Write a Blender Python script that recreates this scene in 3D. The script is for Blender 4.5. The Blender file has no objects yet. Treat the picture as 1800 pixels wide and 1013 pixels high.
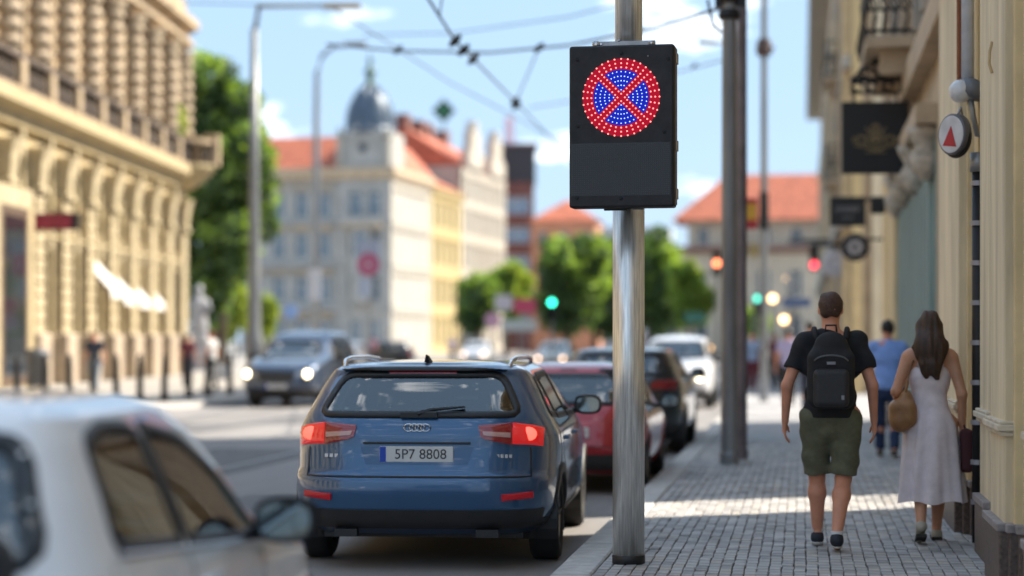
import bpy, math, random
import numpy as np
from mathutils import Matrix, Vector

# ------------------------------------------------------------------ camera, light, exposure
SC = bpy.context.scene
A = math.atan(510/3600.0)                 # the street runs along +Y; the camera looks slightly left of it
FPX, HOR, CX, EYE = 3600.0, 597.0, 900.0, 1.5
SA, CA = math.sin(A), math.cos(A)
cam_d = bpy.data.cameras.new('camera'); cam = bpy.data.objects.new('camera', cam_d)
SC.collection.objects.link(cam); SC.camera = cam
cam.location = (0, 0, EYE); cam.rotation_euler = (math.pi/2, 0, A)
cam_d.sensor_width = 36; cam_d.lens = 72; cam_d.shift_y = (HOR-506.5)/1800
cam_d.clip_start = .1; cam_d.clip_end = 3000
cam_d.dof.use_dof = True; cam_d.dof.focus_distance = 13.35; cam_d.dof.aperture_fstop = .88
SUN_EL, SUN_AZ = math.radians(42), math.radians(60)      # azimuth clockwise from +Y
w = bpy.data.worlds.new('World'); SC.world = w; w.use_nodes = True
nt = w.node_tree; nt.nodes.clear()
out = nt.nodes.new('ShaderNodeOutputWorld'); bg = nt.nodes.new('ShaderNodeBackground')
sky = nt.nodes.new('ShaderNodeTexSky'); sky.sky_type = 'NISHITA'; sky.sun_disc = False
sky.sun_elevation = SUN_EL; sky.sun_rotation = SUN_AZ
sky.air_density = 1.0; sky.dust_density = .5; sky.ozone_density = 3
bg.inputs[1].default_value = .114
tc = nt.nodes.new('ShaderNodeTexCoord'); mp = nt.nodes.new('ShaderNodeMapping'); mp.inputs['Scale'].default_value = (1, 1, 2.6)
mp.inputs['Location'].default_value = (.35, .1, .345)
nz = nt.nodes.new('ShaderNodeTexNoise'); nz.inputs['Scale'].default_value = 9; nz.inputs['Detail'].default_value = 7; nz.inputs['Roughness'].default_value = .55
rp = nt.nodes.new('ShaderNodeValToRGB'); rp.color_ramp.elements[0].position = .56; rp.color_ramp.elements[1].position = .86
mx = nt.nodes.new('ShaderNodeMixRGB'); mx.inputs[2].default_value = (11, 10.8, 10.6, 1)
nt.links.new(tc.outputs['Generated'], mp.inputs[0]); nt.links.new(mp.outputs[0], nz.inputs['Vector'])
nt.links.new(nz.outputs[0], rp.inputs[0]); nt.links.new(rp.outputs[0], mx.inputs[0])
gm = nt.nodes.new('ShaderNodeGamma'); gm.inputs[1].default_value = .34; hsn = nt.nodes.new('ShaderNodeHueSaturation'); hsn.inputs['Saturation'].default_value = 1.5; bl = nt.nodes.new('ShaderNodeMixRGB'); bl.inputs[0].default_value = .7; bl.inputs[2].default_value = (.72, 1.14, 1.66, 1); hsn.inputs['Value'].default_value = 1.0; nt.links.new(sky.outputs[0], gm.inputs[0]); nt.links.new(gm.outputs[0], hsn.inputs['Color']); nt.links.new(hsn.outputs[0], bl.inputs[1]); nt.links.new(bl.outputs[0], mx.inputs[1]); nt.links.new(mx.outputs[0], bg.inputs[0]); nt.links.new(bg.outputs[0], out.inputs[0])
sd = bpy.data.lights.new('sun', 'SUN'); sd.energy = 2.0; sd.angle = math.radians(.55); sd.color = (1, .91, .76)
sun = bpy.data.objects.new('sun', sd); SC.collection.objects.link(sun)
to_sun = Vector((math.sin(SUN_AZ)*math.cos(SUN_EL), math.cos(SUN_AZ)*math.cos(SUN_EL), math.sin(SUN_EL)))
sun.rotation_euler = to_sun.to_track_quat('Z', 'Y').to_euler()
SC.view_settings.view_transform = 'Standard'; SC.view_settings.look = 'None'
SC.view_settings.exposure = 2.55; SC.view_settings.gamma = 1
SC.render.engine = 'CYCLES'; SC.cycles.use_denoising = True
SC.cycles.max_bounces = 7; SC.cycles.diffuse_bounces = 4; SC.cycles.glossy_bounces = 3; SC.cycles.transparent_max_bounces = 12
SC.cycles.sample_clamp_indirect = 8; SC.cycles.caustics_reflective = False; SC.cycles.caustics_refractive = False
SC.render.use_persistent_data = False
random.seed(7); RNG = np.random.RandomState(7)

# ------------------------------------------------------------------ where things stand (measured in the photograph)
def W(px, py, d):
    xc = (px-CX)/FPX*d
    return Vector((xc*CA-d*SA, xc*SA+d*CA, EYE-(py-HOR)/FPX*d))
def G(px, py, z=0.0):
    return W(px, py, (EYE-z)*FPX/(py-HOR))

# ------------------------------------------------------------------ materials
MATS = {}
def mat(name, col, rough=.7, metal=0, noise=.12, scale=6, bump=0, coat=0, emit=None, estr=0, spec=.5, col2=None, alpha=1, vec='Object', stretch=None, aniso=0):
    if name in MATS: return MATS[name]
    m = bpy.data.materials.new(name); m.use_nodes = True; MATS[name] = m
    n = m.node_tree; p = n.nodes['Principled BSDF']
    p.inputs['Roughness'].default_value = rough; p.inputs['Metallic'].default_value = metal
    p.inputs['Coat Weight'].default_value = coat; p.inputs['Coat Roughness'].default_value = .04
    p.inputs['Specular IOR Level'].default_value = spec
    if aniso: p.inputs['Anisotropic'].default_value = aniso
    c = (*col, 1)
    p.inputs['Base Color'].default_value = c
    if noise or bump:
        t = n.nodes.new('ShaderNodeTexCoord'); x = n.nodes.new('ShaderNodeTexNoise')
        mp_ = n.nodes.new('ShaderNodeMapping'); mp_.inputs['Scale'].default_value = stretch or (1, 1, 1)
        x.inputs['Scale'].default_value = scale; x.inputs['Detail'].default_value = 6; x.inputs['Roughness'].default_value = .6
        n.links.new(t.outputs[vec], mp_.inputs[0]); n.links.new(mp_.outputs[0], x.inputs['Vector'])
        if noise:
            r = n.nodes.new('ShaderNodeValToRGB'); c2 = col2 or tuple(v*(1-noise*1.6) for v in col)
            r.color_ramp.elements[0].position = .32; r.color_ramp.elements[1].position = .68
            r.color_ramp.elements[0].color = (*c2, 1); r.color_ramp.elements[1].color = (*[min(1, v*(1+noise*.7)) for v in col], 1)
            n.links.new(x.outputs[0], r.inputs[0]); n.links.new(r.outputs[0], p.inputs['Base Color'])
        if bump:
            b = n.nodes.new('ShaderNodeBump'); b.inputs['Strength'].default_value = bump; b.inputs['Distance'].default_value = .02
            n.links.new(x.outputs[0], b.inputs['Height']); n.links.new(b.outputs[0], p.inputs['Normal'])
    if emit:
        p.inputs['Emission Color'].default_value = (*emit, 1); p.inputs['Emission Strength'].default_value = estr
    if alpha < 1: p.inputs['Alpha'].default_value = alpha
    return m
def glass_mat(name, tint, trans=.6, rough=.02):
    if name in MATS: return MATS[name]
    m = bpy.data.materials.new(name); m.use_nodes = True; MATS[name] = m; n = m.node_tree; n.nodes.clear()
    o = n.nodes.new('ShaderNodeOutputMaterial'); t = n.nodes.new('ShaderNodeBsdfTransparent'); g = n.nodes.new('ShaderNodeBsdfGlossy')
    f = n.nodes.new('ShaderNodeFresnel'); f.inputs[0].default_value = 1.55; mxx = n.nodes.new('ShaderNodeMixShader')
    mul = n.nodes.new('ShaderNodeMath'); mul.operation = 'MULTIPLY_ADD'; mul.inputs[1].default_value = 1.3; mul.inputs[2].default_value = .12; mul.use_clamp = True
    t.inputs[0].default_value = (*[v*trans for v in tint], 1); g.inputs['Roughness'].default_value = rough
    n.links.new(f.outputs[0], mul.inputs[0]); n.links.new(mul.outputs[0], mxx.inputs[0]); n.links.new(t.outputs[0], mxx.inputs[1]); n.links.new(g.outputs[0], mxx.inputs[2]); n.links.new(mxx.outputs[0], o.inputs[0])
    return m
def paint_mat(name, col, metal=.25, rough=.32):
    m = mat(name, col, rough, metal, noise=.03, scale=3, coat=1)
    n = m.node_tree
    if 'lin' not in m:          # the inside of the shell is dark trim
        m['lin'] = 1
        p = n.nodes['Principled BSDF']; o = n.nodes['Material Output']; g = n.nodes.new('ShaderNodeNewGeometry')
        d = n.nodes.new('ShaderNodeBsdfDiffuse'); d.inputs[0].default_value = (.03, .03, .032, 1); s = n.nodes.new('ShaderNodeMixShader')
        n.links.new(g.outputs['Backfacing'], s.inputs[0]); n.links.new(p.outputs[0], s.inputs[1]); n.links.new(d.outputs[0], s.inputs[2]); n.links.new(s.outputs[0], o.inputs[0])
    return m

# ------------------------------------------------------------------ mesh building
COL = SC.collection
class MB:
    def __init__(s): s.v = []; s.f = []; s.n = 0
    def add(s, v, f, M=None):
        v = [tuple(M @ Vector(p)) for p in v] if M is not None else [tuple(p) for p in v]
        s.v += v; s.f += [tuple(i+s.n for i in q) for q in f]; s.n += len(v); return s
    def box(s, x0, x1, y0, y1, z0, z1, M=None, ch=0):
        if ch:
            v = [(x0, y0, z0), (x1, y0, z0), (x1, y1, z0), (x0, y1, z0), (x0, y0, z1-ch), (x1, y0, z1-ch), (x1, y1, z1-ch), (x0, y1, z1-ch),
                 (x0+ch, y0+ch, z1), (x1-ch, y0+ch, z1), (x1-ch, y1-ch, z1), (x0+ch, y1-ch, z1)]
            f = [(0, 3, 2, 1), (0, 1, 5, 4), (1, 2, 6, 5), (2, 3, 7, 6), (3, 0, 4, 7), (4, 5, 9, 8), (5, 6, 10, 9), (6, 7, 11, 10), (7, 4, 8, 11), (8, 9, 10, 11)]
            return s.add(v, f, M)
        v = [(x, y, z) for z in (z0, z1) for y in (y0, y1) for x in (x0, x1)]
        return s.add(v, [(0, 2, 3, 1), (4, 5, 7, 6), (0, 1, 5, 4), (1, 3, 7, 5), (3, 2, 6, 7), (2, 0, 4, 6)], M)
    def prism(s, poly, z0, z1, M=None):            # poly counter-clockwise in xy
        n = len(poly); v = [(x, y, z0) for x, y in poly]+[(x, y, z1) for x, y in poly]
        f = [tuple(range(n))[::-1], tuple(range(n, 2*n))]+[(i, (i+1) % n, n+(i+1) % n, n+i) for i in range(n)]
        return s.add(v, f, M)
    def lathe(s, prof, seg=20, M=None, cap=True):  # prof (r,z) bottom to top
        n0 = len(prof); v = [(r*math.cos(2*math.pi*k/seg), r*math.sin(2*math.pi*k/seg), z) for r, z in prof for k in range(seg)]
        f = [(i*seg+k, i*seg+(k+1) % seg, (i+1)*seg+(k+1) % seg, (i+1)*seg+k) for i in range(n0-1) for k in range(seg)]
        if cap: f += [tuple(range(seg))[::-1], tuple((n0-1)*seg+k for k in range(seg))]
        return s.add(v, f, M)
    def tube(s, pts, r, seg=8, M=None):
        pts = [Vector(p) for p in pts]; rs = r if isinstance(r, (list, tuple)) else [r]*len(pts); v = []
        for i, p in enumerate(pts):
            t = (pts[min(i+1, len(pts)-1)]-pts[max(i-1, 0)]).normalized()
            a = t.cross(Vector((0, 0, 1)) if abs(t.z) < .9 else Vector((1, 0, 0))).normalized(); b = t.cross(a)
            v += [p+(a*math.cos(2*math.pi*k/seg)+b*math.sin(2*math.pi*k/seg))*rs[i] for k in range(seg)]
        n = len(pts)
        f = [(i*seg+k, (i+1)*seg+k, (i+1)*seg+(k+1) % seg, i*seg+(k+1) % seg) for i in range(n-1) for k in range(seg)]
        f += [tuple(range(seg)), tuple((n-1)*seg+k for k in range(seg))[::-1]]
        return s.add(v, f, M)
    def sphere(s, c, r, seg=16, M=None, sq=(1, 1, 1)):
        n = seg//2; prof = [(math.sin(math.pi*i/n)*r+1e-4, -math.cos(math.pi*i/n)*r) for i in range(n+1)]
        T = Matrix.Translation(c) @ Matrix.Diagonal((*sq, 1))
        return s.lathe(prof, seg, (M @ T) if M is not None else T)
    def grid(s, P, flip=False, closed=False):       # P[i][j] points
        m, n = len(P), len(P[0]); v = [p for r in P for p in r]; f = []
        for i in range(m-1):
            for j in range(n if closed else n-1):
                q = (i*n+j, i*n+(j+1) % n, (i+1)*n+(j+1) % n, (i+1)*n+j); f.append(q[::-1] if flip else q)
        return s.add(v, f)
    def mesh(s, name, m, smooth=False):
        me = bpy.data.meshes.new(name); me.from_pydata(s.v, [], s.f)
        ms = m if isinstance(m, (list, tuple)) else [m]
        for q in ms: me.materials.append(q)
        if smooth: me.shade_smooth()
        me.update(); return me
    def build(s, name, m, parent=None, smooth=False, kind=None, loc=None, bevel=0):
        return link(s.mesh(name, m, smooth), name, parent, kind, loc, bevel, smooth)
def link(me, name, parent=None, kind=None, loc=None, bevel=0, smooth=False):
    o = bpy.data.objects.new(name, me); COL.objects.link(o)
    if parent is not None: o.parent = parent
    if kind: o['kind'] = kind
    if loc is not None: o.location = loc
    if bevel:
        b = o.modifiers.new('b', 'BEVEL'); b.width = bevel; b.segments = 2; b.limit_method = 'ANGLE'
    return o
def thing(name, label, cat, loc=(0, 0, 0), rot=0, group=None):
    o = bpy.data.objects.new(name, None); COL.objects.link(o); o.location = loc; o.rotation_euler = (0, 0, rot)
    return tag(o, label, cat, group)
def tag(o, label=None, cat=None, group=None, kind=None):
    if label: o['label'] = label
    if cat: o['category'] = cat
    if group: o['group'] = group
    if kind: o['kind'] = kind
    return o
def copy_tree(o, parent=None):
    c = o.copy(); COL.objects.link(c); c.parent = parent
    for ch in list(o.children): copy_tree(ch, c)
    return c
def RZ(a): return Matrix.Rotation(a, 4, 'Z')
def RX(a): return Matrix.Rotation(a, 4, 'X')
def RY(a): return Matrix.Rotation(a, 4, 'Y')
def T(x, y, z): return Matrix.Translation((x, y, z))
def text(s, size, name, m, parent, M, ext=.002, align='CENTER'):
    c = bpy.data.curves.new(name, 'FONT'); c.body = s; c.size = size; c.extrude = ext; c.align_x = align; c.align_y = 'CENTER'; c.materials.append(m)
    q = bpy.data.objects.new(name, c); COL.objects.link(q); bpy.context.view_layer.update()
    me = bpy.data.meshes.new_from_object(q.evaluated_get(bpy.context.evaluated_depsgraph_get())); bpy.data.objects.remove(q); bpy.data.curves.remove(c)
    o = link(me, name, parent, 'stuff'); o.matrix_local = M; return o

asph = mat('asphalt', (.13, .128, .135), .85, noise=.14, scale=1.1, bump=.3)
black = mat('black_plastic', (.012, .012, .014), .45, noise=.05)
rubber = mat('rubber', (.015, .015, .016), .8, noise=.1)
steel = mat('brushed_steel', (.86, .845, .81), .33, .72, noise=.22, scale=6, stretch=(12, 12, .6), aniso=.5, bump=.08)
galv = mat('galvanised_steel', (.30, .31, .32), .5, .7, noise=.2, scale=3)
darkpole = mat('painted_pole', (.10, .105, .115), .5, .2, noise=.25, scale=3)
iron = mat('black_iron', (.02, .02, .022), .5, .4, noise=.1)
chrome = mat('chrome', (.7, .7, .72), .15, 1, noise=0)
cream = mat('cream_render', (.66, .51, .30), .85, noise=.10, scale=2.5, bump=.15)
cream2 = mat('pale_cream_render', (.66, .54, .36), .85, noise=.08, scale=2.5, bump=.1)
ochre = mat('ochre_render', (.50, .36, .17), .85, noise=.1, scale=2)
stone = mat('beige_stone', (.54, .42, .29), .85, noise=.18, scale=1.6, bump=.3)
granite = mat('brown_granite', (.13, .095, .08), .5, noise=.35, scale=45, bump=.1)
greyw = mat('grey_render', (.40, .385, .36), .85, noise=.12, scale=.6)
palew = mat('pale_render', (.42, .385, .33), .85, noise=.1, scale=.6)
yellw = mat('yellow_render', (.46, .36, .18), .85, noise=.1, scale=.6)
redtile = mat('red_roof_tile', (.46, .13, .07), .8, noise=.25, scale=1.4, bump=.5)
slate = mat('slate_dome', (.09, .12, .16), .38, .3, noise=.2, scale=1.2)
winglass = mat('window_glass', (.06, .09, .12), .08, 0, noise=.3, scale=.7, spec=.9)
darkglass = mat('dark_glass', (.02, .024, .028), .06, 0, noise=.2, scale=.7, spec=.8)
winframe = mat('white_window_frame', (.6, .6, .58), .6, noise=.05)
# ------------------------------------------------------------------ ground
def struct(name, mb, m, smooth=False, parent=None): return tag(mb.build(name, m, parent, smooth), kind='structure')
g = MB(); g.add([(-600, -300, -.17), (600, -300, -.17), (600, 900, -.17), (-600, 900, -.17)], [(0, 1, 2, 3)])
struct('ground', g, mat('distant_ground', (.16, .15, .13), .9, noise=.2, scale=.1))
g = MB(); g.add([(-60, -30, -.12), (2, -30, -.12), (2, 420, -.12), (-60, 420, -.12)], [(0, 1, 2, 3)])
# asphalt with worn wheel tracks and patches
m = mat('road_asphalt', (.235, .222, .22), .8, noise=.16, scale=.9, bump=.25, stretch=(1, .12, 1))
struct('road', g, m)
for (x, y0, y1) in ((-5.3, -10, 60),):
    g = MB(); g.box(x-.01, x+.01, y0, y1, -.119, -.116)
# tar joints and tram rails
g = MB()
for x in (-7.2, -8.635, -10.6, -12.035):
    g.box(x-.03, x+.03, -20, 330, -.118, -.112)
tag(g.build('tram_rails', mat('worn_rail', (.25, .24, .23), .35, .9, noise=.2), kind='stuff'), 'steel tram rails sunk in the carriageway', 'rails')
# road repairs
pm2_ = mat('road_patch_asphalt', (.135, .132, .138), .85, noise=.2, scale=6, bump=.3)
for x, y, a, b in ((-7.9, 24, 1.1, 5.5), (-11.2, 31, .8, 7), (-5.2, 17.5, .5, 3.2), (-9.3, 42, 1.4, 4), (-4.6, 9.5, .7, 2.2)):
    struct('road_patch', MB().box(x-a, x+a, y-b, y+b, -.135, -.1165), pm2_)
# kerb stones
kmat = mat('kerb_granite', (.50, .48, .46), .8, noise=.16, scale=9, bump=.25)
kerb = struct('kerb', MB().box(-1.60, -1.34, -20, 210, -.2, -.03), kmat)
base = MB().box(-.1285, .1285, -.492, .492, -.10, .03, ch=.012).mesh('kerb_stone', kmat)
for i in range(70):
    o = link(base, 'kerb_stone', kerb, loc=(-1.47+random.uniform(-.004, .004), -8+i+.5, -.03+random.uniform(-.003, .003)))
# pavement: bed, setts
bed = mat('sett_joint_sand', (.17, .15, .13), .95, noise=.2, scale=30)
pave = struct('pavement', MB().prism([(-1.335, -20), (30, -20), (30, 210), (-1.335, 210)], -.2, -.012), bed)
setts = [mat('sett_grey_%s' % k, c, .72, noise=.26, scale=2.2, bump=.35) for k, c in
         (('light', (.46, .44, .43)), ('mid', (.40, .38, .375)), ('dark', (.31, .295, .29)), ('warm', (.45, .41, .37)))]
PX, PY = .0795, .165
near_me = [MB().box(-PX/2+.0035, PX/2-.0035, -PY/2+.0045, PY/2-.0045, -.012, .004, ch=.004).mesh('sett', q) for q in setts]
rest = [MB() for _ in setts]
Y0 = 12.0; cnt = 0
for j in range(int((31-Y0)/PY)):
    for i in range(int((2.9)/PX)):
        x = -1.325+PX*(i+.5); y = Y0+PY*(j+.5)+(.5*PY if i % 2 else 0)*(.0)+random.uniform(-.012, .012)+.03*math.sin(i*1.3)
        if x > 1.56: continue
        k = random.choices((0, 1, 2, 3), (5, 5, 2, 2))[0]; dz = random.uniform(-.003, .003); x += random.uniform(-.004, .004)
        d = y*CA-x*SA; px = CX+FPX*(x*CA+y*SA)/d; py = HOR+FPX*EYE/d
        if cnt < 300 and py < 1018 and y > 12.85 and px < 1770:
            o = link(near_me[k], 'sett', pave, loc=(x, y, dz)); o.rotation_euler = (random.uniform(-.02, .02), random.uniform(-.03, .03), random.uniform(-.04, .04)); cnt += 1
        else:
            a, b = PX/2-.0035, PY/2-.0045
            rest[k].box(-a, a, -b, b, -.012, .004, M=T(x, y, dz) @ RZ(random.uniform(-.05, .05)) @ RX(random.uniform(-.02, .02)), ch=.004)
for k in range(4): rest[k].build('sett_field', setts[k], pave, kind='stuff')
# further setts by material (too far to tell apart)
m = bpy.data.materials.new('far_setts'); m.use_nodes = True; n = m.node_tree; p = n.nodes['Principled BSDF']; p.inputs['Roughness'].default_value = .75
t = n.nodes.new('ShaderNodeTexCoord'); br = n.nodes.new('ShaderNodeTexBrick'); br.offset = .5
br.inputs['Color1'].default_value = (.40, .39, .40, 1); br.inputs['Color2'].default_value = (.32, .315, .325, 1); br.inputs['Mortar'].default_value = (.11, .10, .09, 1)
br.inputs['Scale'].default_value = 1; br.inputs['Mortar Size'].default_value = .006; br.inputs['Brick Width'].default_value = .08; br.inputs['Row Height'].default_value = .16
n.links.new(t.outputs['Object'], br.inputs['Vector']); n.links.new(br.outputs[0], p.inputs['Base Color'])
g = MB()
for y0, y1 in ((-20, 12.0), (31.0, 210)): g.box(-1.325, 30, y0, y1, -.01, .002)
tag(g.build('pavement_surface', m, pave), kind='structure')
# left pavement following the curved kerb
kp = [G(-500, 775, -.12), G(0, 738, -.12), G(180, 729, -.12), G(300, 720, -.12), G(460, 707, -.12), G(560, 690, -.12), G(620, 660, -.12), G(640, 630, -.12)]
poly = [(p.x, p.y) for p in kp]+[(-30, 330), (-90, 330), (-90, 10)]
lm = mat('left_pavement_stone', (.36, .33, .30), .8, noise=.12, scale=2, bump=.2)
struct('left_pavement', MB().prism(poly, -.2, 0), lm)
mk = MB()
for i in range(len(kp)-1):
    a, b = Vector((kp[i].x, kp[i].y, 0)), Vector((kp[i+1].x, kp[i+1].y, 0)); dd = (b-a); nn = Vector((dd.y, -dd.x, 0)).normalized()
    q = [a, b, b-nn*.25, a-nn*.25]; q = [a+nn*.05, b+nn*.05, b-nn*.2, a-nn*.2]
    mk.prism([(v.x, v.y) for v in q][::-1] if (q[1]-q[0]).cross(q[2]-q[1]).z < 0 else [(v.x, v.y) for v in q], -.19, .006)
struct('left_kerb', mk, kmat)

# ------------------------------------------------------------------ facades
def cuts_grid(mb, xs, zs, holes, depth, M=None):
    """front wall at y=0 facing -y, openings with reveals going to y=depth; one connected sheet"""
    idx = {}; v = []; f = []
    def V(i, j, k):
        if (i, j, k) not in idx: idx[(i, j, k)] = len(v); v.append((xs[i], depth*k, zs[j]))
        return idx[(i, j, k)]
    for i in range(len(xs)-1):
        for j in range(len(zs)-1):
            if (i, j) in holes:
                a, b, c, d = V(i, j, 0), V(i+1, j, 0), V(i+1, j+1, 0), V(i, j+1, 0); e, g_, h, l = V(i, j, 1), V(i+1, j, 1), V(i+1, j+1, 1), V(i, j+1, 1)
                f += [(a, b, g_, e), (b, c, h, g_), (c, d, l, h), (d, a, e, l)]
            else: f.append((V(i, j, 0), V(i+1, j, 0), V(i+1, j+1, 0), V(i, j+1, 0)))
    mb.add(v, f, M)
def window_mesh(w_, h, frame, fw=.08, cross=True):
    mb = MB(); t0, t1 = .0, .06
    v = [(-w_/2, 0), (w_/2, 0), (w_/2, h), (-w_/2, h)]; vi = [(-w_/2+fw, fw), (w_/2-fw, fw), (w_/2-fw, h-fw), (-w_/2+fw, h-fw)]
    P = [(x, t0, z) for x, z in v]+[(x, t0, z) for x, z in vi]+[(x, t1, z) for x, z in vi]
    F = [(i, (i+1) % 4, 4+(i+1) % 4, 4+i) for i in range(4)]+[(4+i, 4+(i+1) % 4, 8+(i+1) % 4, 8+i) for i in range(4)]
    mb.add(P, F)
    if cross:
        mb.box(-fw*.4, fw*.4, .005, .05, fw, h*.66); mb.box(-w_/2+fw, w_/2-fw, .004, .05, h*.66, h*.66+fw*.8); mb.box(-fw*.4, fw*.4, .005, .05, h*.66+fw*.8, h-fw)
    return mb.mesh('window', frame)
def pane_mesh(w_, h, gl): return MB().add([(-w_/2+.04, .055, .04), (w_/2-.04, .055, .04), (w_/2-.04, .055, h-.04), (-w_/2+.04, .055, h-.04)], [(0, 1, 2, 3)]).mesh('pane', gl)
def facade(root, M, width, floors, bays, wall, ww, frame=winframe, gl=winglass, margin=0, depth=.3, hood=None, skip=(), z0=0, top=None, name='wall'):
    """floors: list of (sill z, head z); bays count; returns nothing. M maps local facade frame to the building frame"""
    bw = (width-2*margin)/bays; xs = [0]; cx = []
    for b in range(bays):
        c = margin+bw*(b+.5); cx.append(c); xs += [c-ww/2, c+ww/2]
    xs.append(width); zs = [z0]
    for a, b in floors: zs += [a, b]
    zs.append(top); holes = set()
    for b in range(bays):
        for k in range(len(floors)):
            if (b, k) not in skip: holes.add((1+2*b, 1+2*k))
    mb = MB(); cuts_grid(mb, xs, zs, holes, depth, M); mb.build(name, wall, root)
    for k, (a, h) in enumerate(floors):
        wm = window_mesh(ww, h-a, frame, fw=min(.12, ww*.08)); pm = pane_mesh(ww, h-a, gl)
        hm = None
        if hood:
            hm = MB().add([(-ww/2-.25, -.22, .0), (ww/2+.25, -.22, 0), (ww/2+.25, -.22, .22), (0, -.22, .22+(.35 if k % 2 == 0 else 0)), (-ww/2-.25, -.22, .22),
                           (-ww/2-.25, 0.02, .0), (ww/2+.25, 0.02, 0), (ww/2+.25, 0.02, .22), (0, 0.02, .22+(.35 if k % 2 == 0 else 0)), (-ww/2-.25, 0.02, .22)],
                          [(0, 1, 2, 3, 4), (0, 5, 6, 1), (1, 6, 7, 2), (2, 7, 8, 3), (3, 8, 9, 4), (4, 9, 5, 0)]).mesh('window_hood', hood)
        for b, c in enumerate(cx):
            if (b, k) in skip: continue
            L = M @ T(c, depth*.75, a)
            o = link(wm, 'window', root); o.matrix_local = L
            link(pm, 'pane', o)
            if hm: q = link(hm, 'window_hood', root); q.matrix_local = M @ T(c, 0, h+.12)
    return cx
def band(root, x0, x1, y0, y1, z0, z1, m, out=.2, name='cornice'):
    """a band of cornice round the front (y0) and right side (x1) of a block"""
    mb = MB(); p = [(x0-out, y0-out), (x1+out, y0-out), (x1+out, y1), (x0-out, y1)]; q = [(x0-out*.4, y0-out*.4), (x1+out*.4, y0-out*.4), (x1+out*.4, y1), (x0-out*.4, y1)]
    v = [(x, y, z0) for x, y in q]+[(x, y, z0+(z1-z0)*.5) for x, y in p]+[(x, y, z1) for x, y in p]; f = [(3, 2, 1, 0), (8, 9, 10, 11)]
    for k in (0, 4): f += [(k+i, k+(i+1) % 4, k+4+(i+1) % 4, k+4+i) for i in range(4)]
    mb.add(v, f); return mb.build(name, m, root)
def hip(root, x0, x1, y0, y1, z, h, m, ridge=.5, name='roof', over=.5):
    x0 -= over; x1 += over; y0 -= over; y1 += over; cy = (y0+y1)/2; ins = min((y1-y0)/2*ridge*2, (x1-x0)*.48)
    v = [(x0, y0, z), (x1, y0, z), (x1, y1, z), (x0, y1, z), (x0+ins, cy, z+h), (x1-ins, cy, z+h)]
    return MB().add(v, [(0, 1, 5, 4), (1, 2, 5), (2, 3, 4, 5), (3, 0, 4), (3, 2, 1, 0)]).build(name, m, root)
def gable(root, x0, x1, y0, y1, z, h, m, along='x', name='roof'):
    if along == 'x': cy = (y0+y1)/2; v = [(x0, y0, z), (x1, y0, z), (x1, y1, z), (x0, y1, z), (x0, cy, z+h), (x1, cy, z+h)]; f = [(0, 1, 5, 4), (2, 3, 4, 5), (1, 2, 5), (3, 0, 4), (3, 2, 1, 0)]
    else: cx = (x0+x1)/2; v = [(x0, y0, z), (x1, y0, z), (x1, y1, z), (x0, y1, z), (cx, y0, z+h), (cx, y1, z+h)]; f = [(0, 1, 4), (1, 2, 5, 4), (2, 3, 5), (3, 0, 4, 5), (3, 2, 1, 0)]
    return MB().add(v, f).build(name, m, root)
def side(x1): return T(x1, 0, 0) @ RZ(math.pi/2)      # facade frame for the +x face, running to +y

# --- corner house with the dome, far ahead
RR = math.radians(-3.5); D0 = 200.0; c0 = W(690, HOR, D0); c0.z = -.1
hs = thing('corner_house', 'grey four storey corner house with red tiled roofs and a slate domed turret', 'building', c0, RR)
Wf, Ht = 15.5, 18.2
FL = [(1.0, 3.6), (5.3, 7.9), (9.6, 12.2), (13.6, 16.2)]
MF = T(-Wf, 0, 0)
facade(hs, MF @ T(0, 0, 0), 10.0, FL, 4, greyw, 1.25, margin=.3, hood=stone, top=Ht, gl=mat('blue_glass', (.10, .16, .22), .1, spec=.9, noise=.3, scale=.8))
facade(hs, T(-5.5, -.45, 0), 5.5, FL, 2, greyw, 1.3, margin=.9, top=Ht, gl=MATS['blue_glass'], name='corner_wall')
MB().box(-5.5, -5.45, -.45, 0, 0, Ht).build('wall_return', greyw, hs)
sf = [(1.0, 3.8), (5.3, 7.9), (9.6, 12.2), (13.6, 16.2)]
facade(hs, T(0, -.45, 0) @ RZ(math.pi/2), 16, sf, 6, palew, 1.3, margin=.8, top=Ht, gl=MATS['blue_glass'], hood=palew, name='side_wall')
MB().box(-Wf, -.02, .1+.3, 15.5, 0, Ht-.1).build('core', greyw, hs)
for z0_, z1_, o_ in ((4.3, 4.8, .15), (8.6, 8.95, .12), (12.8, 13.1, .12), (17.3, 18.4, .55)): band(hs, -Wf, 0, -.45, 15.55, z0_, z1_, stone if z0_ > 17 else greyw, o_)
MB().box(-4.9, -.9, -1.6, -.46, 12.6, 12.85).build('balcony_slab', stone, hs)
r = MB().box(-4.9, -.9, -1.6, -1.5, 12.86, 13.6); r.build('balcony_parapet', greyw, hs)
MB().box(-3.9, -1.9, -1.2, -.46, 5.2, 12.59).build('bay_window', greyw, hs)
link(window_mesh(1.4, 2.4, winframe), 'window', hs, loc=(-2.9, -1.27, 9.7)); link(pane_mesh(1.4, 2.4, MATS['blue_glass']), 'pane', hs, loc=(-2.9, -1.28, 9.7))
gable(hs, -Wf-.4, -5.2, .1, 9.5, 18.42, 3.6, redtile)
gable(hs, -5.2, .5, 2.5, 15.6, 18.42, 3.2, redtile, 'y')
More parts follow.
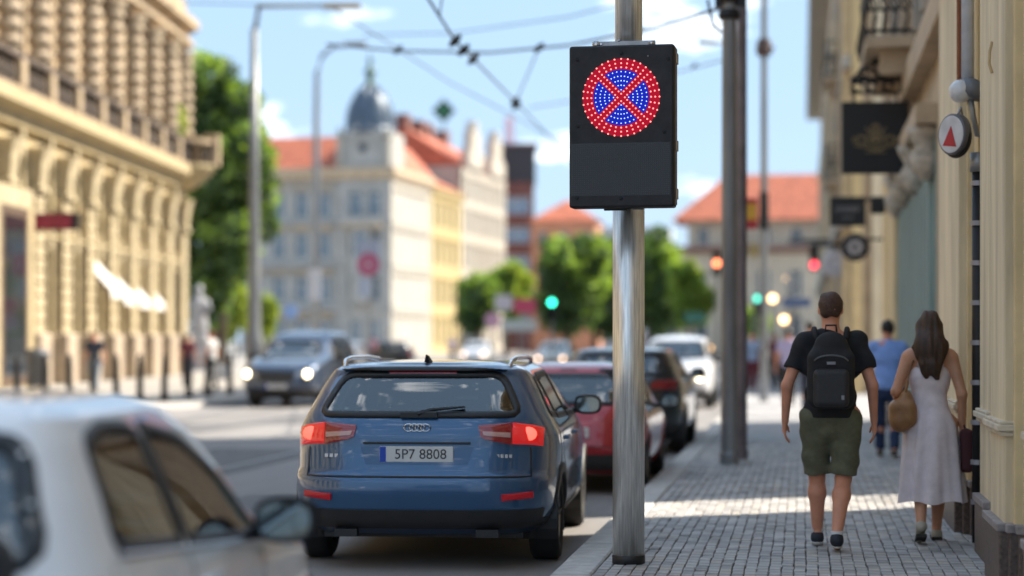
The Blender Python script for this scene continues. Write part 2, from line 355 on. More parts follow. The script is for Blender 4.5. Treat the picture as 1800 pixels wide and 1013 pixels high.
# turret
MB().prism([(-5.4, -.6), (-.1, -.6), (.2, .2), (.2, 3.6), (-5.4, 3.6)], 18.43, 21.8).build('turret', greyw, hs)
MB().add([(-4.4, -.75, 21.0), (-1.2, -.75, 21.0), (-1.2, -.75, 22.0), (-2.8, -.75, 22.9), (-4.4, -.75, 22.0), (-4.4, -.5, 21.0), (-1.2, -.5, 21.0), (-1.2, -.5, 22.0), (-2.8, -.5, 22.9), (-4.4, -.5, 22.0)],
         [(0, 1, 2, 3, 4), (0, 5, 6, 1), (1, 6, 7, 2), (2, 7, 8, 3), (3, 8, 9, 4), (4, 9, 5, 0)]).build('pediment', greyw, hs)
for q in (-5.1, -.3): MB().lathe([(.35, 0), (.35, 2.6), (.5, 2.7), (.5, 3), (.2, 3.1), (.32, 3.5), (.05, 3.9)], 10, T(q, -.75, 18.5)).build('pinnacle', palew, hs)
MB().lathe([(.42, 0), (.42, .08)], 16, T(-2.8, -.62, 20.3) @ RX(math.pi/2)).build('oculus', darkglass, hs)
dome = MB(); prof = [(2.62, 0), (2.62, .3), (2.4, .35), (2.42, 1.0), (2.3, 2.0), (2.0, 3.0), (1.5, 3.9), (.9, 4.55), (.55, 4.8)]
dome.lathe(prof, 24); dome.build('dome', slate, hs, True, loc=(-2.7, 1.6, 21.82))
for k in range(12):
    a = 2*math.pi*k/12; MB().tube([((r_+.03)*math.cos(a), (r_+.03)*math.sin(a), z) for r_, z in prof[2:]], .06, 5).build('dome_rib', slate, hs, loc=(-2.7, 1.6, 21.82))
MB().lathe([(.6, 0), (.6, .25), (.4, .3), (.4, 1.2), (.65, 1.3), (.65, 1.45), (.3, 1.8), (.14, 2.1), (.3, 2.4), (.22, 2.7), (.06, 3.0), (.03, 4.0)], 12).build('lantern', mat('green_copper', (.06, .12, .09), .5, .3, noise=.2), hs, True, loc=(-2.7, 1.6, 26.6))

# --- row continuing along the far side
def along(px, d): p = W(px, HOR, d); p.z = -.1; return p
p = c0+RZ(RR) @ Vector((0, 15.65, 0)); p.z = -.1
yh = thing('yellow_house', 'warm yellow four storey house joined to the right of the domed house', 'building', p, RR)
facade(yh, RZ(math.pi/2), 14.5, sf, 5, yellw, 1.2, margin=.6, top=17.6, gl=MATS['blue_glass'], hood=yellw, name='side_wall')
MB().box(-14, -.32, 0.02, 14.45, 0, 17.5).build('core', yellw, yh)
band(yh, -14, 0, 0.25, 14.4, 17.0, 17.8, yellw, .4); gable(yh, -14, .5, .1, 14.4, 17.82, 3.6, redtile, 'y')
p2 = p+RZ(RR) @ Vector((0, 14.6, 0)); p2.z = -.1
wh = thing('white_gabled_house', 'whitish house with tall ornate gables between the yellow house and dark tower', 'building', p2, RR)
facade(wh, RZ(math.pi/2), 24, sf+[(17.4, 19.8)], 8, palew, 1.2, margin=.6, top=21.2, gl=MATS['blue_glass'], hood=palew, name='side_wall')
MB().box(-14, -.32, 0.02, 23.9, 0, 21.1).build('core', palew, wh)
for q in (2.0, 14):
    MB().prism([(-.6+0, q), (.35, q), (.35, q+8), (-.6, q+8)], 21.22, 23.2).build('gable_attic', palew, wh)
    MB().prism([(-.6, q+1.6), (.32, q+1.6), (.32, q+6.4), (-.6, q+6.4)], 23.2, 25.4).build('gable_top', palew, wh)
    MB().prism([(-.6, q+3), (.3, q+3), (.3, q+5), (-.6, q+5)], 25.4, 26.6).build('gable_crest', palew, wh)
gable(wh, -14, .2, .1, 23.8, 21.22, 4.4, redtile, 'y')
for q in (1, 8, 12, 20): MB().box(-8, -6.6, q, q+2, 23.5, 27.2).build('chimney', mat('dark_brick', (.20, .09, .07), .85, noise=.3, scale=2), wh)
# dark brick tower with glass bands
pt = along(880, 258)
tw = thing('brick_office_tower', 'dark brick office tower with bands of blue windows and a black top storey', 'building', pt, A*.9)
brk = mat('tower_brick', (.20, .085, .075), .85, noise=.2, scale=1)
TF = [(3, 4.8), (6.6, 8.6), (10.2, 12.2), (13.8, 15.8), (17.4, 19.6)]
facade(tw, T(-.3, 0, 0), 4.5, TF, 1, brk, 3.5, margin=.2, top=21.4, gl=mat('tower_glass', (.18, .28, .42), .1, noise=.2, spec=.9), name='wall')
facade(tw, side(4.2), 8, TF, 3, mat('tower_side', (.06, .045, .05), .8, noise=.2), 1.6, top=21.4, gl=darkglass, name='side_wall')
MB().box(.02, 4.0, .33, 8, 0, 21.3).build('core', brk, tw)
MB().box(-.4, 4.4, -.12, 8.1, 21.42, 26.0).build('top_storey', mat('black_cladding', (.03, .032, .04), .5, noise=.1), tw)
MB().box(-.5, 4.6, -.3, 8.3, 26.0, 26.3).build('roof_slab', brk, tw)
mast = MB(); 
for (x, y) in ((0, 0), (.9, 0), (0, .9), (.9, .9)): mast.tube([(x, y, 0), (x*.5+.22, y*.5+.22, 3.6)], .08, 5)
for z in (0.6, 1.4, 2.2, 3.0): mast.tube([(0, 0, z), (.9, .9, z+.4), (.9, 0, z), (0, .9, z+.4), (0, 0, z)], .05, 4)
tag(mast.build('antenna_mast', mat('red_mast', (.5, .08, .09), .5, noise=.1), loc=tuple(pt+Vector((.3, 2, 26.3))), kind='thing'), 'red lattice antenna mast on the roof of the dark tower', 'antenna')
# big red-tiled house at the end of the street and its neighbours
pr = along(1150, 190)
rh = thing('red_roofed_house', 'long beige house under a big red hipped roof closing the end of the street', 'building', pr, 0)
facade(rh, T(0, 0, 0), 26, [(1.5, 3.8), (5.5, 8.0)], 9, mat('beige_render', (.56, .47, .36), .85, noise=.1, scale=.6), 1.2, top=9.6, hood=None, name='lower_wall')
MB().box(0.01, 26, .33, 9, 0, 9.5).build('core', MATS['beige_render'], rh)
band(rh, 0, 26, 0, 9, 9.62, 10.2, mat('brown_eaves', (.25, .13, .10), .8, noise=.2), .9, 'eaves')
facade(rh, T(3, 1.8, 0), 23, [(10.4, 12.0)], 8, MATS['beige_render'], 1.0, top=12.7, z0=9.6, name='upper_wall')
hip(rh, 2, 26, 1.2, 12, 12.72, 4.6, redtile, .42, over=.4)
po = along(935, 235)
oh = thing('orange_house', 'orange red house with a stepped gable beside the dark tower', 'building', po, 0)
orr = mat('orange_render', (.55, .26, .16), .85, noise=.1, scale=.6)
facade(oh, T(0, 0, 0), 7.4, [(4, 6), (8, 10), (12, 14)], 3, orr, 1.0, top=15.2)
MB().box(0.01, 7.35, .33, 8, 0, 15).build('core', orr, oh); hip(oh, 0, 7.4, 0, 8, 15.22, 2.6, redtile, .5, over=.3)
pb = along(1040, 260)
bh = thing('pale_blue_block', 'pale blue grey block between the orange house and the red roofed house', 'building', pb, 0)
bb = mat('pale_blue_render', (.46, .50, .55), .8, noise=.08, scale=.6)
facade(bh, T(0, 0, 0), 10, [(3, 5), (7, 9), (11, 13)], 5, bb, 1.1, top=15.8); MB().box(0.01, 9.95, .33, 8, 0, 15.9).build('core', bb, bh)
# diamond roof sign
ds = thing('diamond_sign', 'green diamond sign with black border on a thin roof mast', 'sign', W(780, 245, 238))
MB().tube([(0, 0, -3.2), (0, 0, 2.2)], .08, 8).build('mast', darkpole, ds)
MB().box(-.98, .98, -.1, .1, -.98, .98, M=T(0, 0, 3.3) @ RY(math.pi/4)).build('border', iron, ds)
MB().box(-.68, .68, -.14, -.11, -.68, .68, M=T(0, 0, 3.3) @ RY(math.pi/4)).build('panel', mat('sign_green', (.02, .16, .07), .5, noise=.05), ds)

# ------------------------------------------------------------------ left corner building (sunlit, yellow)
cn = W(315, HOR, 90); cn.z = 0; nr = W(0, HOR, 62); nr.z = 0
dirv = (cn-nr).normalized(); ang = math.atan2(dirv.y, dirv.x); LEN = 94.5
o_ = cn-dirv*LEN; o_.z = 0
lb = thing('palace_building', 'ornate cream building with banded columns, balustrade and corner balcony, sunlit on the left', 'building', o_, ang)
lc = mat('sunlit_cream', (.44, .35, .20), .85, noise=.10, scale=1.5, bump=.2); lc2 = mat('rusticated_cream', (.46, .375, .235), .85, noise=.16, scale=2.2, bump=.2)
ls = mat('weathered_sandstone', (.45, .34, .22), .9, noise=.25, scale=1.1, bump=.4); ldk = mat('sooty_stone', (.12, .09, .07), .9, noise=.4, scale=2)
pinkst = mat('pink_granite_base', (.42, .335, .25), .8, noise=.15, scale=3)
NB = 27; BW = LEN/NB
xs = [0]; 
for b in range(NB): xs += [BW*b+.9, BW*b+2.6]
xs.append(LEN)
mb = MB(); cuts_grid(mb, xs, [0, .9, 4.5, 5.3, 7.3, 8.4], {(1+2*b, k) for b in range(NB) for k in (1, 3)}, .7); mb.build('wall', lc, lb)
MB().box(0, LEN-.02, .75, 14, 0, 15.4).build('core', mat('dark_interior', (.05, .045, .04), .9), lb)
MB().box(LEN-.01, LEN, .02, 14, 0, 15.4).build('end_wall', lc, lb)
wm = window_mesh(1.7, 3.6, mat('brown_frame', (.10, .06, .035), .6, noise=.1), .14); pm = pane_mesh(1.7, 3.6, darkglass)
wm2 = window_mesh(1.7, 2.0, MATS['brown_frame'], .1); pm2 = pane_mesh(1.7, 2.0, darkglass)
# rusticated pier: one profile with grooves
def pier_mesh(wd, dp, z0, z1, n, g=.07, name='pier', m=None):
    pr = []; h = (z1-z0)/n
    for i in range(n): a = z0+i*h; pr += [(0, a), (0, a+h-g), (-g, a+h-g+.01), (-g, a+h-.005)]
    v = []; 
    for off, z in pr: v += [(-wd/2-off*-1*1 if False else -wd/2-off, 0, z), (-wd/2-off, -dp-off, z), (wd/2+off, -dp-off, z), (wd/2+off, 0, z)]
    f = [(4*i+k, 4*i+k+1, 4*i+k+5, 4*i+k+4) for i in range(len(pr)-1) for k in range(3)]; f.append(tuple(4*(len(pr)-1)+k for k in range(4)))
    mb = MB(); mb.add(v, f); return mb.mesh(name, m)
pmh = pier_mesh(1.15, .32, 1.7, 6.2, 11, m=lc2); cap = MB().lathe([(.62, 0), (.62, .12), (.5, .2), (.62, 1.0), (.8, 1.4)], 4, RZ(math.pi/4)).mesh('pier_capital', lc2)
bs = MB().box(-.72, .72, -.5, 0, 0, 1.7, ch=.06).mesh('pier_base', pinkst)
key = MB().box(-.2, .2, -.25, .02, 0, .75).mesh('keystone', lc2)
colm = MB(); pr = [(.42, 0), (.42, .15), (.34, .2)]
for i in range(7): a = .25+i*.5; pr += [(.31, a), (.31, a+.2), (.39, a+.22), (.39, a+.44), (.31, a+.46)]
pr += [(.3, 3.8), (.46, 3.95), (.46, 4.1)]
colm.lathe(pr, 14); colm = colm.mesh('column', mat('column_stone', (.50, .39, .27), .85, noise=.2, scale=2, bump=.3), True)
bal = MB().lathe([(.10, 0), (.10, .08), (.05, .14), (.12, .38), (.05, .62), (.05, .75), (.10, .8), (.10, .86)], 8).mesh('baluster', ldk, True)
for b in range(NB+1):
    x = BW*b if b < NB else LEN-.3
    if b: link(pmh, 'pier', lb, loc=(x, 0, 0)); link(cap, 'pier_capital', lb, loc=(x, -.05, 6.2)); link(bs, 'pier_base', lb, loc=(x, 0, 0)); link(colm, 'column', lb, loc=(x, -.28, 9.95))
    if b < NB:
        for (me, pe, z) in ((wm, pm, .9), (wm2, pm2, 5.3)):
            o = link(me, 'window', lb, loc=(BW*b+1.75, .5, z)); link(pe, 'pane', o)
        link(key, 'keystone', lb, loc=(BW*b+1.75, 0, 4.45)); link(key, 'keystone', lb, loc=(BW*b+1.75, 0, 7.3))
def lband(x0, x1, z0, z1, out, m, name):
    v = []; pr = [(0, z0), (-out*.35, z0), (-out*.45, z0+(z1-z0)*.4), (-out, z0+(z1-z0)*.6), (-out, z1), (0, z1)]
    for x in (x0, x1): v += [(x, y, z) for y, z in pr]
    n = len(pr); f = [(i, n+i, n+(i+1) % n, (i+1) % n) for i in range(n)]+[tuple(range(n)), tuple(range(n, 2*n))[::-1]]
    return MB().add(v, f).build(name, m, lb)
lband(0, LEN+.3, 8.1, 9.0, .75, lc, 'cornice'); lband(0, LEN+.3, 4.7, 4.95, .25, lc, 'string_course')
MB().box(0, LEN+.5, -.72, -.38, 9.0, 9.12).build('balustrade_plinth', ls, lb); MB().box(0, LEN+.5, -.74, -.36, 9.98, 10.14).build('balustrade_rail', ldk, lb)
nb = 0
for b in range(NB):
    MB().box(BW*b-.3, BW*b+.3, -.76, -.34, 9.12, 9.98, ch=.0).build('balustrade_pier', ls, lb)
    for k in range(8):
        link(bal, 'baluster', lb, loc=(BW*b+.55+k*.34, -.55, 9.12)); nb += 1
# upper storey
mb = MB(); cuts_grid(mb, xs, [9.0, 10.3, 13.4, 14.1], {(1+2*b, 1) for b in range(NB)}, .5, T(0, .25, 0)); mb.build('upper_wall', ls, lb)
wm3 = window_mesh(1.7, 3.1, MATS['brown_frame'], .12); pm3 = pane_mesh(1.7, 3.1, winglass)
for b in range(NB): o = link(wm3, 'window', lb, loc=(BW*b+1.75, .6, 10.3)); link(pm3, 'pane', o)
lband(0, LEN+.4, 14.05, 14.6, .6, ls, 'architrave'); lband(0, LEN+.5, 14.6, 15.5, .8, ls, 'eaves_cornice')
MB().box(0, LEN+.5, -.2, 13, 15.52, 16.4).build('attic', ls, lb)
# rounded corner with balcony
MB().lathe([(1.1, 0), (1.1, 1.7), (.95, 1.75), (.95, 8.1)], 16, T(LEN-.2, .6, 0)).build('corner_drum', lc2, lb, False)
MB().lathe([(.5, 8.0), (1.0, 8.3), (1.5, 8.75), (1.7, 9.0), (1.7, 9.15)], 16, T(LEN, .1, 0)).build('balcony_floor', lc, lb)
MB().lathe([(1.64, 10.05), (1.64, 10.22)], 20, T(LEN, .1, 0)).build('balcony_rail', ls, lb)
for k in range(20):
    a = 2*math.pi*k/20; link(bal, 'baluster', lb, loc=(LEN+1.54*math.cos(a), .1+1.54*math.sin(a), 9.15))
for a in (-.3, -1.5): MB().box(-.3, .3, -.3, .3, 9.14, 10.5, M=T(LEN+1.54*math.cos(a), .1+1.54*math.sin(a), 0)).build('balcony_pier', ls, lb)
MB().lathe([(.95, 9.1), (.95, 14.2)], 16, T(LEN-.3, .6, 0)).build('upper_drum', ls, lb)
# tall doorway by the left edge of the view
dx = LEN-28.6
MB().box(dx-2.1, dx+2.1, -.62, -.01, 0, 6.1).build('portal_surround', lc2, lb, bevel=.05)
MB().box(dx-1.5, dx+1.5, -.632, -.6205, .1, 5.5).build('portal_door', MATS['brown_frame'], lb); MB().box(dx-1.2, dx+1.2, -.64, -.6325, .4, 5.2).build('portal_glass', darkglass, lb)
MB().box(dx+1.505, dx+2.11, -.63, -.621, .3, 5.6).build('portal_panel', lc, lb)
# red display board on the facade (faces down the street)
rb = thing('display_board', 'dark red display board with black ends projecting from the cream building', 'sign', W(93, 390, 64))
MB().box(-.8, .8, -.1, .1, -.27, .27, M=RZ(A)).build('casing', iron, rb, bevel=.02)
MB().box(-.62, .62, -.125, -.102, -.25, .25, M=RZ(A)).build('screen', mat('red_screen', (.09, .012, .022), .6, noise=.2, scale=5, emit=(.6, .02, .06), estr=.02), rb)
mb = MB()
for r_ in range(4):
    for k in range(22):
        if random.random() < .6: mb.box(-.56+k*.05, -.53+k*.05, -.13, -.1255, -.18+r_*.1, -.12+r_*.1, M=RZ(A))
mb.build('lit_dots', mat('red_led_far', (.16, .02, .03), .5, emit=(1, .08, .12), estr=.05), rb, kind='stuff')
MB().tube([(-.1, .1, 0), (-1.6, -.3, 0)], .05, 6).build('bracket', iron, rb)
# awnings
awm = mat('white_canvas', (.7, .68, .65), .8, noise=.04)
for k, (px, py, d) in enumerate(((165, 478, 74), (190, 492, 77.5), (218, 500, 81), (245, 505, 84.5))):
    aw = thing('window_awning', ['white slanting awning nearest the road in the row of four', 'white slanting awning second from the road end', 'white slanting awning third from the road end', 'white slanting awning closest to the rounded building corner'][k], 'awning', W(px, py, d), ang, 'awnings over the cream building windows')
    v = [(-.95, .6, .95), (.95, .6, .95), (.95, -.85, -.65), (-.95, -.85, -.65)]; v += [(a, b, c-.05) for a, b, c in v]; v += [(.95, -.86, -.95), (-.95, -.86, -.95)]
    MB().add(v, [(0, 3, 2, 1), (4, 5, 6, 7), (0, 1, 5, 4), (1, 2, 6, 5), (3, 0, 4, 7), (3, 7, 6, 2), (2, 3, 9, 8)]).build('canvas', awm, aw)
    MB().tube([(-.93, .6, 0), (-.93, -.78, -.66)], .025, 5).build('awning_arm', iron, aw); MB().tube([(.93, .6, 0), (.93, -.78, -.66)], .025, 5).build('awning_arm', iron, aw)
# ------------------------------------------------------------------ right-hand buildings
r1 = thing('near_building', 'pale yellow building with tall stone pilasters and brown granite plinth beside the pavement', 'building', (0, 0, 0))
H1 = 11.6; u_ = Vector((math.sin(SUN_AZ), math.cos(SUN_AZ))); YG = 18.75
wallm = mat('yellow_lime_render', (.72, .57, .33), .85, noise=.16, scale=1.7, bump=.35)
pilm = mat('pale_pilaster_stone', (.74, .62, .43), .8, noise=.17, scale=2, bump=.35, stretch=(2, 2, .3)); ochd = mat('brown_stone', (.30, .19, .10), .8, noise=.2); pild = mat('ochre_wall_strip', (.62, .46, .23), .85, noise=.08, scale=3)
MB().prism([(1.42, 4), (14, 4), (14, YG+12.58*u_.y/u_.x), (1.42, YG)], 0, H1).build('wall', wallm, r1)
def pilaster(y0, y1, x0, steps=((0, 0), (.05, .07), (.10, .15)), wall=1.42, pl=.40, cols=None, root=r1, top=H1-.5):
    L = [];
    for k, (dx, dy) in enumerate(steps):
        MB().prism([(x0+dx, y0+dy*0-dy+.0), (wall-.001+k*.0005, y0-dy), (wall-.001+k*.0005, y1+dy), (x0+dx, y1+dy)], pl, top).build('pilaster', (cols or (pilm, wallm, pilm))[k], root, bevel=.008)
        MB().prism([(x0+dx-.035, y0-dy-.03), (wall-.002+k*.0005, y0-dy-.03), (wall-.002+k*.0005, y1+dy+.03), (x0+dx-.035, y1+dy+.03)], 0, pl-.002+k*.0-.0005*k).build('plinth_block', granite, root, bevel=.01)
        MB().prism([(x0+dx-.05, y0-dy-.045), (wall-.003, y0-dy-.045), (wall-.003, y1+dy+.045), (x0+dx-.05, y1+dy+.045)], pl-.03-.002*k, pl+.02-.001*k).build('plinth_cap', mat('plinth_top', (.30, .27, .27), .6, noise=.2, scale=20), root, bevel=.008)
    # moulding above the pedestal
    for (za, zb, o) in ((.93, .96, .025), (.96, 1.0, .045), (1.0, 1.02, .03)):
        MB().prism([(x0-o, y0-o), (wall-.004, y0-o), (wall-.004, y1+o), (x0-o, y1+o)], za, zb-.001).build('base_moulding', mat('moulding_stone', (.66, .58, .46), .8, noise=.1), root, bevel=.006)
pilaster(12.35, 13.25, 1.18)
pilaster(13.95, 14.75, 1.24, steps=((0, 0), (.05, .06)))
pilaster(16.2, YG-.25, 1.20, steps=((0, 0), (.06, .10), (.11, .2)))

for y0_ in (4.3, 6.4, 8.5, 10.6): pilaster(y0_, y0_+.75, 1.22, steps=((0, 0), (.05, .06)))
for y0_ in (5.25, 7.35, 9.45): MB().prism([(1.405, y0_), (1.4195, y0_), (1.4195, y0_+.95), (1.405, y0_+.95)], .8, 3.4).build('window', darkglass, r1); MB().prism([(1.36, y0_-.08), (1.4185, y0_-.08), (1.4185, y0_+1.03), (1.36, y0_+1.03)], 3.42, 3.7).build('window_lintel', ochd, r1)
for y0, y1 in ((15.6, 15.85),): MB().prism([(1.30, y0), (1.419, y0), (1.419, y1), (1.30, y1)], 0, H1-.6).build('wall_strip', pild, r1)
MB().prism([(.75, 3.9), (1.43, 3.9), (1.43, YG-.05), (.75, YG-.05)], H1-.5, H1+.3).build('cornice', pilm, r1)
for z in (4.6, 4.9): MB().prism([(1.1-(z-4.6)*.3, 3.95), (1.425, 3.95), (1.425, YG-.02), (1.1-(z-4.6)*.3, YG-.02)], z, z+.28).build('string_course', pilm, r1)
# small bracket marks high on the pilaster
MB().tube([(1.175, 13.1, 3.36), (1.16, 13.08, 3.30), (1.155, 13.06, 3.22), (1.17, 13.05, 3.16)], .010, 6).build('wall_hook', mat('old_bracket', (.45, .33, .17), .6), r1)
# downpipe
dp = thing('downpipe', 'black downpipe with pale clamps on the yellow wall between two pilasters', 'pipe', (1.27, 15.25, 0))
MB().tube([(0, 0, .02), (0, 0, 2.75)], .045, 12).build('pipe', iron, dp, True); MB().tube([(0, 0, 2.72), (.0, 0, 2.86)], .06, 12).build('collar', galv, dp, True)
for k in range(9): MB().lathe([(.055, 0), (.055, .035)], 12, T(0, 0, .3+k*.29)).build('clamp', mat('clamp_grey', (.34, .33, .36), .5, .4), dp)
# made-up pale tube painted like reflected sky and camera globe with the round lantern sign
wp = thing('sky_strip_tube', 'pale blue white tube in place of reflected sky high above the round camera', 'pipe', (1.22, 15.6, 0))
MB().tube([(0, 0, 3.35), (0, 0, 6.0)], .05, 12).build('pipe', mat('reflected_sky_white', (.62, .66, .74), .4), wp, True); MB().tube([(-.06, .0, 3.3), (-.06, 0, 4.1)], .018, 8).build('cable', mat('rust_cable', (.24, .08, .03), .7), wp)
MB().tube([(-.05, 0, 3.6), (.0, -.02, 3.3), (.02, -.02, 3.2)], .012, 6).build('loop', MATS['old_bracket'], wp)
cg = thing('dome_camera', 'grey globe camera on a short arm above the white round sign', 'camera', (1.165, 15.5, 3.34))
MB().sphere((0, 0, 0), .088, 20).build('globe', mat('globe_white', (.62, .64, .68), .3, coat=.5), cg, True)
MB().lathe([(.05, .0), (.092, .02), (.10, .10), (.06, .14)], 16, T(.045, 0, -.045) @ RY(.6)).build('housing', mat('camera_grey', (.13, .14, .16), .4), cg, True)
MB().tube([(.07, 0, -.05), (.09, .02, -.18), (.12, .02, -.32), (.23, .05, -.34)], .022, 8).build('arm', galv, cg, True)
rs = thing('round_sign', 'tilted round white sign with red triangle hanging under the globe camera', 'sign', (1.10, 15.2, 2.99)); rs.scale = (.78, .78, .86)
M = RZ(-.85) @ RY(.12) @ RX(math.pi/2)
MB().lathe([(.165, -.05), (.175, -.04), (.175, .04), (.165, .05)], 32, M).build('drum', mat('sign_rim', (.10, .10, .12), .4), rs)
MB().lathe([(.158, .051), (.15, .056)], 32, M).build('face', mat('sign_white', (.60, .60, .64), .45), rs)
MB().add([(-.085, -.10, .062), (.085, -.10, .062), (0, .07, .062), (-.085, -.10, .057), (.085, -.10, .057), (0, .07, .057)], [(0, 1, 2), (0, 3, 4, 1), (1, 4, 5, 2), (2, 5, 3, 0)], M).build('triangle', mat('sign_red', (.45, .02, .035), .5), rs)
MB().lathe([(.172, -.046), (.180, -.02), (.172, 0)], 32, T(0, .0, -.02) @ M).build('back_rim', iron, rs)
MB().tube([(.03, 0, .17), (.06, .1, .24), (.10, .25, .12)], .012, 8).build('hanger', galv, rs)

# second house with teal shop front, set back
r2 = thing('shop_building', 'yellow and stone shop building with teal painted front and ornate balcony behind the women and men walking', 'building', (0, 0, 0))
X2, ya, yb = 1.62, 20.55, 38.9
r2['label'] = 'set back stone and yellow shop building with fluted teal shopfront and iron balcony'
MB().prism([(X2, ya), (14, ya+(14-X2)*u_.y/u_.x), (14, yb+(14-X2)*u_.y/u_.x), (X2, yb)], 0, 12.2).build('wall', stone, r2)
teal = mat('teal_paint', (.27, .36, .34), .5, noise=.15, scale=3, stretch=(2, 2, .3))
MB().prism([(1.6, 25.4), (X2-.001, 25.4), (X2-.001, 33.9), (1.6, 33.9)], .0, 4.35).build('shopfront', teal, r2)
for k in range(13):
    y = 25.7+k*.66; MB().prism([(1.54, y), (1.599, y), (1.599, y+.3), (1.54, y+.3)], .35, 3.5).build('teal_pilaster', teal, r2)
    if k < 12: MB().prism([(1.592, y+.34), (1.5995, y+.34), (1.5995, y+.62), (1.592, y+.62)], .9, 3.3).build('shop_window', darkglass, r2)
for k in range(4):
    y = 25.6+k*2.6; MB().lathe([(.05, 0), (.16, .12), (.2, .3), (.12, .42), (.2, .55), (.24, .66)], 10, T(1.5, y, 3.45)).build('carved_corbel', mat('carved_stone', (.52, .47, .40), .85, noise=.3, scale=8, bump=.4), r2, True)
MB().prism([(1.36, 25.2), (X2-.002, 25.2), (X2-.002, 34), (1.36, 34)], 4.12, 4.36).build('shop_cornice', stone, r2)
for y0, y1, mm in ((34.1, 36.0, wallm), (36.6, 38.7, MATS['ochre_wall_strip'])):
    MB().prism([(1.48, y0), (X2-.0015, y0), (X2-.0015, y1), (1.48, y1)], .45, 4.9).build('pilaster', mm, r2, bevel=.02)
    MB().prism([(1.45, y0-.03), (X2-.0012, y0-.03), (X2-.0012, y1+.03), (1.45, y1+.03)], 0, .449).build('plinth_block', granite, r2)
for z0_, z1_, o in ((4.9, 5.3, .22), (9.0, 9.3, .2), (11.6, 12.3, .7)): MB().prism([(X2-o, ya), (X2+.01, ya), (X2+.01, yb), (X2-o, yb)], z0_, z1_).build('string_course', stone, r2, bevel=.02)
for k in range(5):
    y = 22.2+k*3.5
    for z in (5.8,):
        MB().prism([(X2-.02, y+.5), (X2+.02, y+.5), (X2+.02, y+1.9), (X2-.02, y+1.9)], z, z+2.6).build('window', darkglass, r2)
        for q in (y+.2, y+1.9): MB().prism([(X2-.16, q), (X2-.001, q), (X2-.001, q+.3), (X2-.16, q+.3)], z-.2, z+2.8).build('window_surround', palew if k % 2 else stone, r2, bevel=.02)
        MB().prism([(X2-.3, y), (X2-.002, y), (X2-.002, y+2.4), (X2-.3, y+2.4)], z+2.81, z+3.05).build('window_hood', stone, r2, bevel=.02)
def iron_balcony(name, label, x0, x1, y0, y1, z, h, group=None, cat='balcony'):
    b = thing(name, label, cat, (0, 0, 0), group=group)
    MB().box(x0, x1, y0, y1, z-.16, z, ch=.03).build('slab', stone, b)
    for q in (z+.06, z+h): MB().tube([(x1, y0+.03, q), (x0+.03, y0+.03, q), (x0+.03, y1-.03, q), (x1, y1-.03, q)], .028, 6).build('rail', iron, b)
    mb = MB(); n = int((y1-y0)/.16)
    for k in range(n+1):
        y = y0+.03+(y1-y0-.06)*k/n; mb.tube([(x0+.03, y, z), (x0+.01-.05, y+.03, z+h*.3), (x0+.05, y-.03, z+h*.6), (x0+.03, y, z+h)], .014, 5)
    m_ = int((x1-x0)/.14)
    for k in range(m_):
        x = x0+.1+k*.14
        for y in (y0+.03, y1-.03): mb.tube([(x, y, z), (x+.05, y-.05, z+h*.3), (x-.03, y+.04, z+h*.65), (x, y, z+h)], .016, 5)
        mb.tube([(x+.06*math.cos(t), y0+.03, z+h*.5+.09*math.sin(t)) for t in np.linspace(0, 6.28, 9)], .013, 4)
    mb.build('iron_scrollwork', iron, b, kind='stuff')
    for k in range(2): MB().prism([(x0+.2, 0), (x1, 0), (x1, .2), (x0+.2, .2)], z-.5, z-.165, M=T(0, y0+.25+k*(y1-y0-.7), 0)).build('console', stone, b)
    return b
iron_balcony('balcony', 'ornate black iron balcony directly above the square black shop sign', .86, 1.61, 28.4, 31.6, 5.66, .85)
iron_balcony('balcony', 'small dark balcony at the upper edge of the far stone house', .72, 1.29, 66, 69, 9.9, 1.1)
iron_balcony('balcony', 'lower dark balcony just above the red roof on the far stone house', .72, 1.29, 66, 69, 6.6, 1.1)
# third house
r3 = thing('far_stone_house', 'tall brown and beige stone house closing the right side of the street', 'building', (0, 0, 0))
MB().prism([(1.3, 57), (14, 57+12.7*u_.y/u_.x), (14, 150), (1.3, 150)], 0, 18).build('wall', stone, r3)
for z0_, z1_, o in ((4.6, 5.2, .35), (9.0, 9.3, .2), (13, 13.3, .2), (17.4, 18.3, 1.0)): MB().prism([(1.3-o, 56.9), (1.31, 56.9), (1.31, 150), (1.3-o, 150)], z0_, z1_).build('string_course', palew, r3)
for k in range(16):
    y = 58+k*5.6
    MB().prism([(1.12, y), (1.299, y), (1.299, y+.9), (1.12, y+.9)], 0, 13).build('pilaster', (wallm, stone, palew)[k % 3], r3)
    for z in (.8, 5.8, 10): MB().prism([(1.27, y+2.2), (1.305, y+2.2), (1.305, y+4.2), (1.27, y+4.2)], z, z+2.8).build('window', darkglass, r3)
# end wall pilasters seen across the side street
for k in range(4):
    q = Vector((1.35+k*.55, 57+(.05+k*.55)*u_.y/u_.x)); MB().prism([(q.x, q.y-.2), (q.x+.28, q.y-.2), (q.x+.28, q.y+.2), (q.x, q.y+.3)], 0, 12).build('end_pilaster', (MATS['ochre_wall_strip'], pilm)[k % 2], r3)

